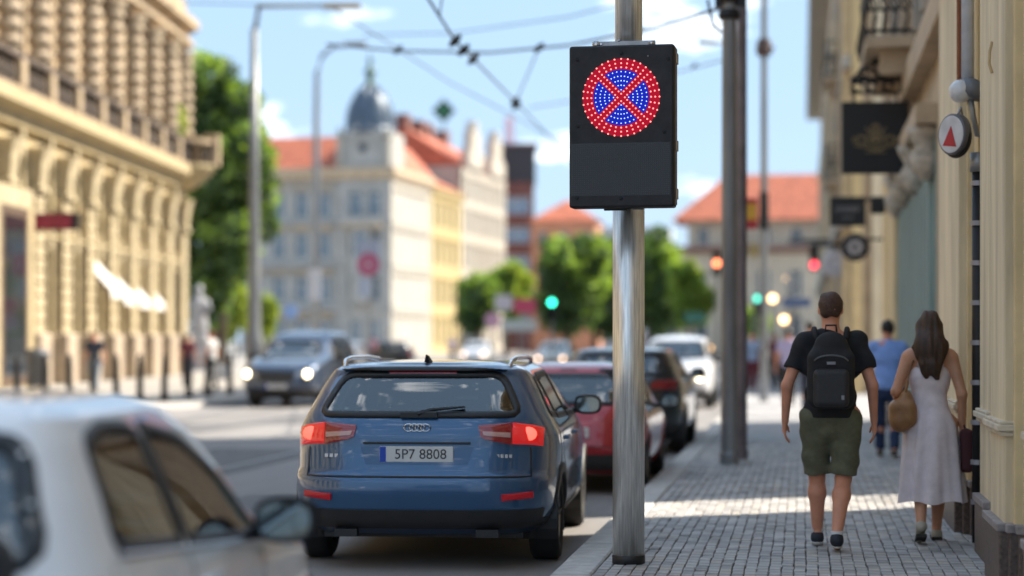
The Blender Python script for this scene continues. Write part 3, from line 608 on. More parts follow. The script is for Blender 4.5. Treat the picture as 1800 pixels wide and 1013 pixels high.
# hanging signs
sb = thing('shop_sign', 'large square black shop sign with gold emblem hanging from wrought iron', 'sign', (1.03, 29.6, 0))
MB().box(-.475, .475, -.05, .05, 3.86, 4.88, M=RZ(A*.6)).build('board', mat('sign_black', (.014, .015, .018), .5, noise=.05), sb, bevel=.012)
gold = mat('dull_gold', (.30, .23, .13), .5, .4)
e = MB(); MM = RZ(A*.6)
def ring(mb, cx, cz, r, t, y=-.056, M=MM, seg=24, a0=0, a1=2*math.pi): mb.tube([(cx+r*math.cos(a), y, cz+r*math.sin(a)) for a in np.linspace(a0, a1, seg)], t, 5, M)
ring(e, 0, 4.32, .14, .014); ring(e, 0, 4.32, .07, .02); ring(e, 0, 4.50, .06, .014); ring(e, -.2, 4.34, .06, .014); ring(e, .2, 4.34, .06, .014); ring(e, -.29, 4.34, .035, .012); ring(e, .29, 4.34, .035, .012)
for a in range(5): t = math.pi*(.1+.2*a); e.tube([(0, -.056, 4.32), (.24*math.cos(t), -.056, 4.32+.24*math.sin(t))], .012, 5, MM)
e.tube([(-.3, -.056, 4.26), (0, -.056, 4.2), (.3, -.056, 4.26)], .013, 5, MM); e.tube([(-.14, -.056, 4.16), (.14, -.056, 4.16)], .012, 5, MM)
e.build('emblem', gold, sb, kind='stuff')
br_ = MB(); MM = T(0, 0, 0)
br_.tube([(.58, 0, 5.2), (-.35, 0, 5.2)], .04, 6); br_.tube([(.58, 0, 5.02), (-.35, 0, 5.02)], .022, 6); br_.tube([(.58, 0, 5.75), (.2, 0, 5.65), (-.1, 0, 5.4), (-.34, 0, 5.2)], .028, 6)
for cx_, cz_, r_ in ((.36, 5.4, .13), (.08, 5.36, .10), (-.15, 5.3, .07), (.42, 5.1, .07), (.18, 5.1, .07), (-.05, 5.1, .07), (-.25, 5.1, .07)): ring(br_, cx_, cz_, r_, .028, 0, M=None, a1=5.4)
for x in (-.3, .3): br_.tube([(x, 0, 5.02), (x, 0, 4.88)], .018, 6)
br_.build('wrought_bracket', iron, sb, kind='stuff')
s2 = thing('name_board', 'small rectangular black sign with faint white lettering below the square sign', 'sign', W(1490, 372, 35))
MB().box(-.30, .30, -.05, .05, -.25, .25).build('board', MATS['sign_black'], s2, bevel=.01)
mb = MB()
for k in range(9): mb.box(-.2+k*.045, -.175+k*.045, -.056, -.0505, -.02+.012*(k % 3), .09-.01*(k % 2))
mb.box(-.1, .1, -.056, -.0505, -.12, -.1); mb.build('lettering', mat('faint_white', (.22, .22, .24), .6), s2, kind='stuff')
MB().tube([(.3, 0, .2), (.75, 0, .2)], .025, 6).build('bracket', iron, s2)
s3 = thing('lamp_box', 'small black box lamp on the wall right of the rectangular sign', 'lamp', W(1543, 361, 33.5))
MB().box(-.12, .12, -.1, .1, -.14, .14).build('casing', MATS['sign_black'], s3, bevel=.03); MB().tube([(.1, 0, 0), (.3, 0, 0)], .03, 6).build('bracket', iron, s3)
s4 = thing('round_shop_sign', 'round black shop sign with pale floral emblem lower than the rectangular one', 'sign', W(1503, 435, 38))
MX = RX(math.pi/2)
MB().lathe([(.25, -.04), (.265, 0), (.25, .04)], 28, MX).build('disc', MATS['sign_black'], s4)
mb = MB()
for k in range(6): mb.sphere((.10*math.cos(k*1.047), -.045, .10*math.sin(k*1.047)), .055, 10, sq=(1, .15, 1))
mb.build('emblem', mat('pale_grey', (.45, .45, .5), .6), s4, kind='stuff'); MB().tube([(.2, 0, .15), (.62, 0, .15)], .025, 6).build('bracket', iron, s4)
s5 = thing('white_round_sign', 'round white sign further along the wall beside a red lamp', 'sign', W(1468, 464, 60))
MB().lathe([(.37, -.06), (.39, 0), (.37, .06)], 28, MX).build('disc', mat('sign_cool_white', (.55, .55, .6), .5), s5); ring_ = MB(); ring(ring_, 0, 0, .2, .03, -.07, M=None); ring_.build('emblem', MATS['pale_grey'], s5)
MB().tube([(-.6, 0, .55), (.8, 0, .55)], .05, 6).build('bracket', iron, s5); MB().tube([(0, 0, .39), (0, 0, .55)], .03, 6).build('hanger', iron, s5)

# ------------------------------------------------------------------ sign post in focus
PB = G(1105, 991); PB.z = 0
post = thing('sign_pole', 'brushed steel pole with a black foot ring standing in the small setts', 'pole', PB)
MB().lathe([(.1065, .045), (.1065, 2.62)], 64).build('tube', steel, post, True)
MB().lathe([(.0915, 2.6), (.0915, 7.5)], 64).build('upper_tube', steel, post, True)
MB().lathe([(.104, .0), (.1105, .006), (.1105, .056), (.107, .06)], 64).build('foot_ring', black, post, True)
mb = MB()
for k in range(10):
    a = k*.63; mb.lathe([(.004, 0), (.004, .003)], 6, T(.1*math.cos(a), .1*math.sin(a), .5+k*.05))
SG = PB+Vector((.006, 0, 0))
sr = A*.15-.075
sgn = thing('electronic_sign', 'black electronic no stopping sign with lit red and blue dots on the steel pole', 'sign', (PB.x-.018, PB.y-.105, 0), sr)
Zb, Zt, Wd, Dp = 1.5+(597-364)/268.7, 1.5+(597-77)/268.7, .695, .155
body = MB().box(-Wd/2, Wd/2, -Dp, -.002, Zb, Zt).build('housing', mat('sign_housing', (.012, .0125, .015), .6, noise=.08, scale=20, bump=.05), sgn, bevel=.016)
MB().box(-Wd/2+.012, Wd/2-.012, -Dp-.004, -Dp+.001, Zb+.012, Zt-.012).build('front_plate', mat('front_plate', (.029, .0295, .035), .62, noise=.2, scale=14, spec=.3), sgn, bevel=.003)
yf = -Dp-.0045; CZ = 1.5+(597-170)/268.7; k_ = 1/268.7
ledr = mat('led_red', (.5, .05, .06), .4, noise=0, emit=(1, .22, .19), estr=.55); ledb = mat('led_blue', (.3, .4, .6), .4, noise=0, emit=(.42, .60, 1), estr=.36)
fr = mat('lens_red', (.05, .001, .004), .6, noise=.15, scale=60, spec=.2, emit=(1, .005, .05), estr=.07); fb = mat('lens_blue', (.005, .01, .10), .6, noise=.1, scale=60, spec=.2, emit=(.01, .03, 1), estr=.075)
M = T(0, yf, CZ) @ RX(math.pi/2)
MB().lathe([(68.6*k_, 0), (68.2*k_, .002)], 96, M).build('red_field', fr, sgn)
# blue sectors between ring and cross
mb = MB(); bw_ = 7.2*k_*1.414
for q in range(4):
    a0 = q*math.pi/2; v = []; R_ = 49.5*k_
    th = math.asin(bw_*.72/R_)
    pts = [(bw_, 0)]+[(R_*math.cos(t), R_*math.sin(t)) for t in np.linspace(-math.pi/4+th, math.pi/4-th, 14)]
    vv = [(x*math.cos(a0)-y*math.sin(a0), x*math.sin(a0)+y*math.cos(a0)) for x, y in pts]; n = len(vv)
    mb.add([(x, y, .0045) for x, y in vv]+[(x, y, .001) for x, y in vv], [tuple(range(n))]+[(i, n+i, n+(i+1) % n, (i+1) % n) for i in range(n)], M)
mb.build('blue_field', fb, sgn, kind='stuff')
def led(mb, x, y, r=.0052): mb.lathe([(r, 0), (r*.8, .004), (r*.3, .0055)], 8, M @ T(x*k_, y*k_, .003))
mr, mbl = MB(), MB()
for R_ in (53.2, 60.5, 68): 
    for k in range(36): a = math.radians(10*k); led(mr, R_*math.sin(a), R_*math.cos(a), .0056)
for s_ in (-4.3, 4.3):
    for j in range(-7, 7):
        for q in (1, -1):
            t = j*7.2+3.6
            if abs(t) > 48 or abs(t) < 4.5: continue
            x, y = (t*.7071-s_*.7071*1, t*.7071+s_*.7071)
            led(mr, x, y*q)
for x, y in ((0, 6.5), (0, -6.5), (6.5, 0), (-6.5, 0)): led(mr, x, y)
for R_, n in ((45.6, 7), (37.5, 7), (29.5, 5), (21.5, 3), (13.5, 1)):
    for q in range(4):
        sp = {7: 9.8, 5: 11, 3: 15, 1: 0}[n]*(1 if R_ > 40 or n < 7 else 1.0)
        for j in range(n):
            a = math.radians(90*q+(j-(n-1)/2)*(sp if R_ > 40 else sp*.95)); led(mbl, R_*math.sin(a), R_*math.cos(a), .0044)
mr.build('red_lamps', ledr, sgn, True, 'stuff'); mbl.build('blue_lamps', ledb, sgn, True, 'stuff')
# matrix panel: frame recess and grid of unlit lamps
z1_, z0_ = 1.5+(597-251)/268.7, 1.5+(597-342)/268.7
mat('matrix_unlit', (.040, .041, .048), .4, noise=0)
MB().box(-.335, .325, yf-.0012, yf, z0_-.004, z1_+.004).build('matrix_panel', mat('matrix_black', (.017, .018, .021), .35, noise=0), sgn)
mb = MB(); nx, nz_ = 48, 26
for i in range(nx):
    for j in range(nz_):
        x = -.328+.646*(i+.5)/nx; z = z0_+(z1_-z0_)*(j+.5)/nz_; mb.lathe([(.0040, 0), (.0026, .0022)], 5, T(x, yf-.0012, z) @ RX(math.pi/2))
mb.build('matrix_lamps', MATS['matrix_unlit'], sgn, False, 'stuff')
scr = mat('screw_black', (.008, .008, .009), .35, .5, noise=0)
for px, py in ((1018, 101), (1097, 92), (1019, 219), (1173, 232), (1018, 346), (1096, 348), (1180, 104)):
    x = (px-1096.5)*k_; z = 1.5+(597-py)*k_
    MB().lathe([(.0125, 0), (.0125, .003), (.007, .0045), (.0065, .002)], 14, T(x, yf, z) @ RX(math.pi/2)).build('screw', scr, sgn)
MB().lathe([(.005, 0), (.004, .004)], 10, T((1144-1096.5)*k_, yf, 1.5+(597-98)*k_) @ RX(math.pi/2)).build('light_sensor', mat('sensor_grey', (.3, .3, .33), .3), sgn)
# side frame and latches
MB().box(Wd/2+.0005, Wd/2+.006, -Dp+.03, -.02, Zb+.02, Zt-.02).build('side_strip', mat('bronze_strip', (.17, .13, .10), .4, .5, noise=.15), sgn, bevel=.002)
for z in (Zt-.09, 1.5+(597-255)*k_, Zb+.09):
    MB().box(Wd/2+.006, Wd/2+.016, -Dp+.045, -.03, z-.035, z+.035).build('latch', mat('latch_metal', (.42, .36, .30), .35, .8, noise=.1), sgn, bevel=.004)
# brackets
grm = mat('zinc_bracket', (.42, .42, .44), .45, .7, noise=.15, scale=8)
MB().box(-.21, .21, -.035, -.02, Zt-.02, Zt+.043).build('top_bracket', grm, sgn, bevel=.003)
MB().tube([(-.1, -.02, Zt+.015), (-.1, .1, Zt+.015)], .008, 8).build('strap', grm, sgn); MB().tube([(.1, -.02, Zt+.015), (.1, .1, Zt+.015)], .008, 8).build('strap', grm, sgn)
for x, r_ in ((-.185, .026), (.185, .02)):
    MB().lathe([(r_, 0), (r_, .006), (r_*.55, .008), (r_*.5, .014), (.002, .014)], 20, T(x, -.035, Zt+.022) @ RX(math.pi/2)).build('bracket_bolt', mat('bolt_zinc', (.6, .6, .62), .3, .9, noise=0), sgn, True)
MB().lathe([(.007, 0), (.007, .02)], 10, T(-.15, -.036, Zt+.024) @ RX(math.pi/2)).build('bracket_nut', MATS['bolt_zinc'], sgn)
MB().lathe([(.011, 0), (.009, .02)], 10, T(-.022, -.11, Zt+.037) @ RX(math.pi/2)).build('clamp_screw', grm, sgn)
MB().box(-.13, .02, -.06, -.02, Zb-.012, Zb-.001).build('bottom_bracket', MATS['sign_housing'], sgn); MB().tube([(.06, -.05, Zb-.006), (.13, -.05, Zb-.006), (.14, -.05, Zb+.01)], .005, 6).build('cable_clip', grm, sgn)

# ------------------------------------------------------------------ poles, masts, wires, signs
def upost(name, label, cat, px0, py0, wpx, d=None, top=9, m=darkpole, taper=.8, sides=10, loc=None):
    p = G(px0, py0) if loc is None else loc; d_ = (-p.x*SA+p.y*CA); r_ = wpx/FPX*d_/2; p.z = 0
    t = thing(name, label, cat, p); MB().lathe([(r_*1.15, 0), (r_*1.15, .12), (r_, .16), (r_*taper, top)], sides).build('shaft', m, t); return t, r_
pm_ = mat('mast_grey', (.24, .245, .25), .45, .3, noise=.3, scale=1.5, stretch=(4, 4, .4))
t, r_ = upost('tram_mast', 'thick dark tram mast on the pavement with iron clamps near its top', 'mast', 1282, 816, 30, top=8.2, m=pm_, taper=.75)
for z in (5.35, 5.55, 5.75): MB().lathe([(r_*1.15, 0), (r_*1.35, .05), (r_*1.15, .12)], 12, T(0, 0, z)).build('clamp', iron, t)
MB().box(-.17, .2, -.05, .05, 5.5, 5.62).build('crossbar', iron, t); MB().tube([(-.26, 0, 5.6), (-.2, .02, 5.3), (-.1, 0, 5.2)], .02, 6).build('insulator', iron, t)
t2, r2_ = upost('signal_mast', 'slimmer purple grey mast standing right behind the thick tram mast', 'mast', 1304, 808, 19, top=8.6, m=mat('mast_purple', (.20, .175, .195), .5, .3, noise=.3, scale=2), taper=.9)
t3, r3_ = upost('lamp_mast', 'thin lamp mast with brown collar further along the pavement', 'mast', 1343, 706, 14, top=13, m=pm_, taper=.7)
zc = 1.5+(597-108)/FPX*50.5; MB().lathe([(.16, 0), (.2, .1), (.16, .4)], 12, T(0, 0, zc)).build('collar', mat('rusty_collar', (.10, .06, .05), .7, noise=.2), t3); MB().box(-.2, .25, -.04, .04, zc+.15, zc+.22).build('crossbar', iron, t3)
MB().lathe([(.115, 0), (.13, .1), (.11, .9)], 12, T(0, 0, zc-4.2)).build('joint', iron, t3)
ry = thing('poster_board', 'red and yellow board fixed to the masts above head height', 'sign', W(1317, 376, 40))
MB().box(-.16, .16, -.03, .03, -.30, .30).build('board', mat('board_red', (.42, .03, .04), .6), ry); MB().box(-.12, .14, -.036, -.0305, -.12, .2).build('panel', mat('board_yellow', (.62, .35, .04), .6), ry)
# left lamp post with arm, further lamp
p = G(447, 650, 0); p = W(447, HOR, 62); p.z = 0
lp = thing('street_lamp', 'tall grey street lamp on the left whose horizontal arm reaches over the road', 'lamp post', p)
MB().lathe([(.27, 0), (.27, 1.6), (.2, 1.8), (.155, 6), (.11, 10.9)], 16).build('shaft', pm_, lp, True)
e0 = W(455, 8, 62)-p; e1 = W(600, 10, 58)-p
MB().tube([(0, 0, 10.7), (e0.x, e0.y, 11.6), e1], [.1, .075, .045], 8).build('arm', pm_, lp, True)
MB().box(-.5, .55, -.14, .14, -.09, .06, M=Matrix.Translation(e1) @ RZ(A), ch=.04).build('lamp_head', mat('lamp_head', (.35, .27, .18), .5, noise=.1), lp)
p = W(556, HOR, 95); p.z = 0
lp2 = thing('curved_street_lamp', 'farther pale street lamp whose top curves toward the dome', 'lamp post', p)
pts = [Vector((0, 0, 0)), Vector((0, 0, 11.5))]+[W(a, b, 95)-p for a, b in ((557, 130), (566, 98), (585, 82), (625, 78))]
MB().tube(pts, [.2, .15, .13, .11, .10, .09], 8).build('shaft', mat('pale_pole', (.30, .33, .38), .5, .3), lp2, True); MB().box(-.5, .5, -.15, .15, -.1, .1, M=Matrix.Translation(pts[-1])).build('lamp_head', galv, lp2)
p = W(475, HOR, 75); p.z = 0
# overhead wires
wirem = mat('wire', (.05, .05, .055), .6, .3, noise=0)
def wire(label, pts, r=.012, clamps=(), rc=.09):
    t = tag(MB().tube([W(*q) for q in pts], r, 5).build('overhead_wire', wirem), label, 'wire')
    for c in clamps:
        q = W(*c); MB().lathe([(.02, -rc), (rc*.4, -rc*.5), (rc*.55, 0), (rc*.4, rc*.5), (.02, rc)], 8, Matrix.Translation(q) @ RY(.8)).build('clamp', iron, t)
wire('dark span wire sagging across the sky behind the electronic sign', [(575, 78, 40), (700, 90, 38), (860, 93, 36), (1000, 80, 34), (1150, 50, 30), (1275, 12, 25)], .022, [(700, 88, 38), (948, 84, 35), (1120, 58, 31)], .11)
wire('thick wire dropping from the top edge past a cluster of clamps', [(748, -10, 26), (800, 72, 30), (832, 104, 33), (905, 178, 42), (960, 235, 55), (1010, 290, 75)], .02, [(800, 72, 30), (815, 88, 31), (832, 104, 33), (905, 178, 42), (908, 186, 42)], .12)
wire('wire running down from the lamp head toward the right', [(580, 12, 40), (690, 80, 45), (790, 145, 50), (880, 192, 56), (1040, 280, 75)], .016)
wire('short tie wire from the upper span down to the wire junction', [(950, 78, 36), (928, 130, 39), (907, 178, 42)], .014)
wire('faint upper wire rising toward the top of the sign', [(640, 62, 60), (800, 58, 56), (1000, 30, 48), (1160, -12, 42)], .018)
wire('faint level wire at the very top left of the sky', [(320, 5, 45), (470, 9, 45), (600, 10, 45)], .014)
wire('second wire falling from the top edge to the clamps', [(778, -10, 26), (772, 30, 28), (800, 72, 30)], .012)
wire('faint wire low behind the sign and the tram mast', [(930, 190, 70), (1040, 172, 66), (1180, 130, 55), (1275, 105, 46)], .02, [(1220, 116, 50)])
wire('thin wire at the top between sign and mast', [(1130, 130, 70), (1200, 75, 52), (1270, 40, 38)], .014)
# second small lamp head right of sign
p = W(1245, 75, 60); t = thing('side_lamp', 'small lamp head on a thin arm left of the tram mast', 'lamp', p)
MB().box(-.3, .25, -.1, .1, -.06, .06).build('lamp_head', galv, t); MB().tube([(.2, 0, 0), (.9, 0, 0)], .04, 6).build('arm', galv, t)

# traffic lights and far lamps
def emis(n, c, s): return mat(n, tuple(v*.3 for v in c), .5, noise=0, emit=c, estr=s)
lit_g = emis('signal_green', (.04, 1, .60), 1.5); lit_o = emis('signal_orange', (1, .22, .09), 1.3); lit_y = emis('lamp_warm', (1, .60, .28), 1.5); lit_r = emis('signal_red', (1, .06, .09), .9); lit_w = emis('head_white', (1, .86, .66), 60)
lit_g2 = emis('signal_green_dim', (.12, .8, .6), .8)
def signal(label, px, py, d, lit, slot, zpost=True):
    q = W(px, py, d); t = thing('traffic_light', label, 'traffic light', q, group=None); off = {0: -.3, 1: 0, 2: .3}[slot]
    c = -off
    MB().box(-.17, .17, .0, .25, c-.5-.0, c+.5, ch=.03).build('housing', iron, t)
    for k in (-.3, 0, .3):
        mm = lit if abs(c+k) < .02 else black
        MB().lathe([(.13, 0), (.10, .03), (.02, .04)], 16, T(0, 0, c+k) @ RX(math.pi/2)).build('lens', mm, t)
        MB().lathe([(.15, 0), (.15, .12)], 14, T(0, 0, c+k) @ RX(math.pi/2), cap=False).build('visor', black, t)
    if zpost: MB().tube([(0, .14, c-.5), (0, .14, -q.z)], .06, 8).build('post', pm_, t)
signal('traffic light showing green beside the far park trees', 970, 532, 92, lit_g, 2)
signal('traffic light showing orange just left of the thick tram mast', 1260, 463, 85, lit_o, 1)
signal('dimmer green traffic light right of the tram masts', 1330, 525, 95, lit_g2, 2)
signal('traffic light showing red near the round white sign', 1431, 466, 80, lit_r, 0, False)
for px, py, s_, lab in ((1358, 525, 1, 'warm round lamp beside the dim green traffic light'), (1378, 562, 1, 'lowest warm lamp above the far pedestrians'), (1385, 490, .7, 'pale lamp hanging above the warm street lamps')):
    q = W(px, py, 90); t = thing('globe_lamp', lab, 'lamp', q); MB().sphere((0, 0, 0), .14*s_+.02, 12).build('globe', lit_y, t, True); MB().tube([(0, .1, -.1), (0, .1, -q.z)], .05, 6).build('post', pm_, t)
def far_sign(label, px, py, d, w_, h_, col, shape='box', m2=None, post=True, name='road_sign'):
    q = W(px, py, d); t = thing(name, label, 'sign', q); mm = mat('paint_%d_%d' % (px, py), col, .5, noise=.04)
    if shape == 'box': MB().box(-w_/2, w_/2, -.03, .03, -h_/2, h_/2).build('panel', mm, t)
    else: MB().lathe([(w_/2, -.03), (w_/2, .03)], 24, MX).build('disc', mm, t)
    if m2 is not None: MB().lathe([(w_*.27, .031), (w_*.27, .04)], 20, MX).build('centre', m2, t)
    if post: MB().tube([(0, .07, h_/2), (0, .07, -q.z)], .045, 8).build('post', pm_, t)
    return t
t = far_sign('blue square sign with red bordered round no stopping mark before the corner house', 648, 452, 90, 1.05, 1.5, (.30, .36, .50))
MB().lathe([(.5, .031), (.5, .05)], 28, T(0, 0, -.33) @ MX).build('red_ring', mat('far_red', (.42, .08, .18), .5), t); MB().lathe([(.3, .051), (.3, .06)], 24, T(0, 0, -.33) @ MX).build('disc', mat('far_pink', (.42, .15, .28), .5), t)
MB().lathe([(.07, .061), (.07, .065)], 12, T(0, 0, -.33) @ MX).build('dot', winframe, t)
MB().box(-.45, .1, -.03, .03, -1.75, -.9).build('lower_panel', mat('far_blue', (.38, .46, .62), .5), t)
far_sign('small light blue sign left of the corner house entrance', 511, 548, 100, .75, .75, (.22, .36, .68), 'disc')
far_sign('pale advertising column sign standing between lamp and house', 553, 500, 92, .55, 1.4, (.50, .55, .66))
far_sign('red and pink board beyond the small round trees', 922, 538, 110, 1.15, .8, (.55, .06, .13), name='notice_board')
far_sign('whitish board to the left of the red board', 885, 532, 112, .9, .8, (.55, .52, .56), name='notice_board')
far_sign('pale low board under the red one', 912, 572, 108, 1.9, .6, (.52, .55, .52), name='notice_board')
far_sign('small pink round sign left of the boards', 866, 563, 105, .8, .8, (.60, .33, .45), 'disc')
far_sign('green direction board under the far trees', 1222, 558, 110, 1.1, .5, (.08, .26, .20), name='direction_board')
far_sign('white board near the warm lamps', 1392, 500, 88, .5, .8, (.6, .58, .55), name='notice_board')
far_sign('blue board behind the pedestrians on the pavement', 1400, 532, 86, 1.2, .35, (.16, .25, .48), name='direction_board')
far_sign('yellow panel beside the thin lamp mast', 1325, 440, 88, .4, .6, (.55, .40, .16), name='notice_board')
far_sign('dark horizontal gantry arm before the stone house', 1425, 424, 70, 1.5, .14, (.04, .04, .05), post=False, name='gantry_arm')
# bollards
bm = MB().lathe([(.11, 0), (.11, .12), (.085, .16), (.08, .85), (.075, .88), (.075, .95), (.06, .98), (.065, 1.08), (.02, 1.15)], 12).mesh('bollard', iron, True)
labs = ['black bollard furthest left before the cream building', 'black bollard second from the left end of the row', 'black bollard beneath the red display board side of the row', 'black bollard in front of the dark clothed walker', 'black bollard right of the dark clothed walker', 'black bollard near the first awning', 'black bollard below the row of awnings', 'black bollard before the building corner', 'black bollard beside the statue', 'black bollard nearest the oncoming car']
for k, (px, py) in enumerate(((30, 712), (80, 711), (122, 709), (163, 708), (204, 706), (246, 704), (289, 705), (332, 699), (366, 697), (404, 693))):
    o = link(bm, 'bollard'); o.location = G(px, py); tag(o, labs[k], 'bollard', 'bollards along the left kerb')
# bins, statue
t = thing('litter_bin', 'dark grey litter bin against the cream building base', 'bin', G(66, 694)); MB().lathe([(.26, 0), (.3, .1), (.3, 1.0), (.33, 1.02), (.33, 1.15), (.2, 1.25)], 14).build('body', darkpole, t, True)
st = thing('stone_statue', 'grey stone statue on a pedestal in front of the big tree', 'statue', W(350, HOR, 100)); st.location.z = 0
gs = mat('grey_statue_stone', (.40, .40, .43), .85, noise=.2, scale=3)
MB().box(-.7, .7, -.7, .7, 0, 1.0, ch=.05).box(-.5, .5, -.5, .5, 1.0, 1.8, ch=.05).build('pedestal', gs, st)
MB().lathe([(.42, 1.8), (.45, 2.2), (.36, 2.7), (.40, 3.2), (.34, 3.5), (.14, 3.62), (.13, 3.7), (.2, 3.85), (.19, 4.05), (.05, 4.16)], 14).tube([(.35, 0, 3.4), (.55, -.1, 3.0), (.35, -.3, 2.7)], [.13, .11, .08], 8).build('figure', gs, st, True)
# street furniture row far left of road
# ------------------------------------------------------------------ trees
def crown(name, blobs, n, leaf, m, parent):
    """blobs: (x,y,z,rx,ry,rz); leaf clumps spread through the volume"""
    pts = []; blobs = list(blobs)
    for b in list(blobs):
        for q in range(10):
            v = RNG.normal(size=3); v /= np.linalg.norm(v); f_ = RNG.uniform(.2, .5); blobs.append((b[0]+v[0]*b[3]*.95, b[1]+v[1]*b[4]*.95, b[2]+v[2]*b[5]*.95, b[3]*f_, b[4]*f_, b[5]*f_))
    wts = np.array([b[3]*b[4]*b[5] for b in blobs])**.67; wts /= wts.sum()
    for k in range(n):
        b = blobs[RNG.choice(len(blobs), p=wts)]; v = RNG.normal(size=3); v /= np.linalg.norm(v); r = RNG.uniform(.45, 1.05)**.8*(1 if RNG.random() < .85 else RNG.uniform(1, 1.25))
        pts.append((b[0]+v[0]*b[3]*r, b[1]+v[1]*b[4]*r, b[2]+v[2]*b[5]*r))
    P = np.array(pts); n = len(P)
    ax = RNG.normal(size=(n, 3)); ax /= np.linalg.norm(ax, axis=1)[:, None]; up = RNG.normal(size=(n, 3)); bx = np.cross(ax, up); bx /= np.linalg.norm(bx, axis=1)[:, None]
    s = leaf*RNG.uniform(.6, 1.3, (n, 1)); V = np.stack([P+ax*s, P+bx*s*.6, P-ax*s, P-bx*s*.6], 1).reshape(-1, 3)
    me = bpy.data.meshes.new(name); me.from_pydata(V.tolist(), [], np.arange(4*n).reshape(-1, 4).tolist()); me.materials.append(m)
    return link(me, name, parent, 'stuff')
def leafmat(name, c, c2):
    m = mat(name, c, .6, noise=.5, scale=.45, col2=c2); n = m.node_tree; p = n.nodes['Principled BSDF']; o = n.nodes['Material Output']
    if 'tr' not in m:
        m['tr'] = 1; t = n.nodes.new('ShaderNodeBsdfTranslucent'); s = n.nodes.new('ShaderNodeMixShader'); s.inputs[0].default_value = .35
        t.inputs[0].default_value = (c[0]*1.8, c[1]*1.9, c[2]*.8, 1); n.links.new(p.outputs[0], s.inputs[1]); n.links.new(t.outputs[0], s.inputs[2]); n.links.new(s.outputs[0], o.inputs[0])
    return m
bark = mat('bark', (.09, .065, .045), .9, noise=.3, scale=5)
lf1 = leafmat('leaf_fresh_lit', (.24, .33, .07), (.10, .16, .035)); lf2 = leafmat('leaf_dark', (.075, .12, .045), (.035, .07, .03)); lf3 = leafmat('leaf_lime', (.27, .32, .06), (.14, .19, .03))  # the fresh green also paints sunlit highlights on the darker crowns
def tree(label, px, d, blobs, n, leaf, m, trunk=.3, name='broadleaf_tree', m2=None, cat='tree'):
    p = W(px, HOR, d); p.z = 0; t = thing(name, label, cat, p)
    zt = max(b[2] for b in blobs)*.85; zb = min(b[2]-b[5] for b in blobs)
    MB().tube([(0, 0, 0), (.1, 0, zt*.35), (-.1, .1, zt*.7), (0, 0, zt)], [trunk, trunk*.75, trunk*.5, trunk*.15], 8).build('trunk', bark, t, True)
    for k, b in enumerate(blobs[:6]): MB().tube([(0, 0, zt*(.3+.08*k)), (b[0]*.5, b[1]*.5, b[2]*.8), (b[0], b[1], b[2])], [trunk*.4, trunk*.25, .04], 6).build('limb', bark, t, True)
    crown('crown', blobs, n, leaf, m, t)
    if m2: crown('crown_highlight', [(b[0]+b[3]*.15, b[1]-b[4]*.1, b[2]+b[5]*.3, b[3]*.95, b[4]*.95, b[5]*.8) for b in blobs], int(n*.5), leaf, m2, t)  # paler leaves set higher: sunlit crown tops put into leaf colour
def blob_px(px0, d, L): # blobs given as (px, py, rpx, rpy)
    o = []
    for (px, py, rx, ry) in L: q = W(px, py, d)-W(px0, HOR, d); o.append((q.x, q.y+random.uniform(-1, 1)*rx/FPX*d*.6, q.z+1.5, rx/FPX*d, rx/FPX*d, ry/FPX*d))
    return o
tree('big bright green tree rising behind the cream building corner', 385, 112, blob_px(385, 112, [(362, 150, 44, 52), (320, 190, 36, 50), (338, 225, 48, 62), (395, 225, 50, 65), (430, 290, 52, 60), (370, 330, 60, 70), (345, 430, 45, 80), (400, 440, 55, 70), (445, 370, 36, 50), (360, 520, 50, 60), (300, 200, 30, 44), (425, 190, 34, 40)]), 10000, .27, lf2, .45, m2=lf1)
tree('lime green shrub left of the grey lamp post', 415, 125, blob_px(415, 125, [(412, 545, 24, 42)]), 1400, .2, lf3, .08, 'shrub', lf3, 'shrub')
tree('lime green shrub right of the grey lamp post', 468, 128, blob_px(468, 128, [(466, 560, 16, 38)]), 900, .2, lf3, .08, 'shrub', lf3, 'shrub')
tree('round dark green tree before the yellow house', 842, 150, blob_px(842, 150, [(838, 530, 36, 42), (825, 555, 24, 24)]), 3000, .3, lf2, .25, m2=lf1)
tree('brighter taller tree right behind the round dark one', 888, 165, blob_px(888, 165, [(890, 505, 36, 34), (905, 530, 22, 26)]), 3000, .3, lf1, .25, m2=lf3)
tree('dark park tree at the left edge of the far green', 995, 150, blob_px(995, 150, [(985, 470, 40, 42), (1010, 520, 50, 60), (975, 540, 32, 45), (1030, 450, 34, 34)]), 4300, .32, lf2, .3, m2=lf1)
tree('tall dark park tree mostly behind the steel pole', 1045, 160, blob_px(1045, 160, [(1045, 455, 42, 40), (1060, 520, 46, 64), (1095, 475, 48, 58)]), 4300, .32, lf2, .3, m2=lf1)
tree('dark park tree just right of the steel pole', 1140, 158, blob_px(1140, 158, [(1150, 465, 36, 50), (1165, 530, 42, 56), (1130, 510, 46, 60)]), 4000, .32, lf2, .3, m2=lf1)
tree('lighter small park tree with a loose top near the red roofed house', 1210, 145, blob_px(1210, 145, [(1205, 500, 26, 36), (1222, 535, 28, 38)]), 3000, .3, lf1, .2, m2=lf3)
tree('green tree showing between the tram masts', 1322, 175, blob_px(1322, 175, [(1325, 565, 26, 26)]), 1200, .3, lf1, .2)
# planter greenery on the corner balcony
q = W(305, 218, 87.5); t = thing('balcony_plants', 'green and yellow plants standing on the corner balcony', 'plants', q)
crown('foliage', [(0, 0, 0, .55, .55, .7), (-.5, .3, -.1, .4, .4, .5)], 700, .14, lf3, t); MB().box(-.7, .4, -.2, .3, -.9, -.5).build('planter', bark, t)

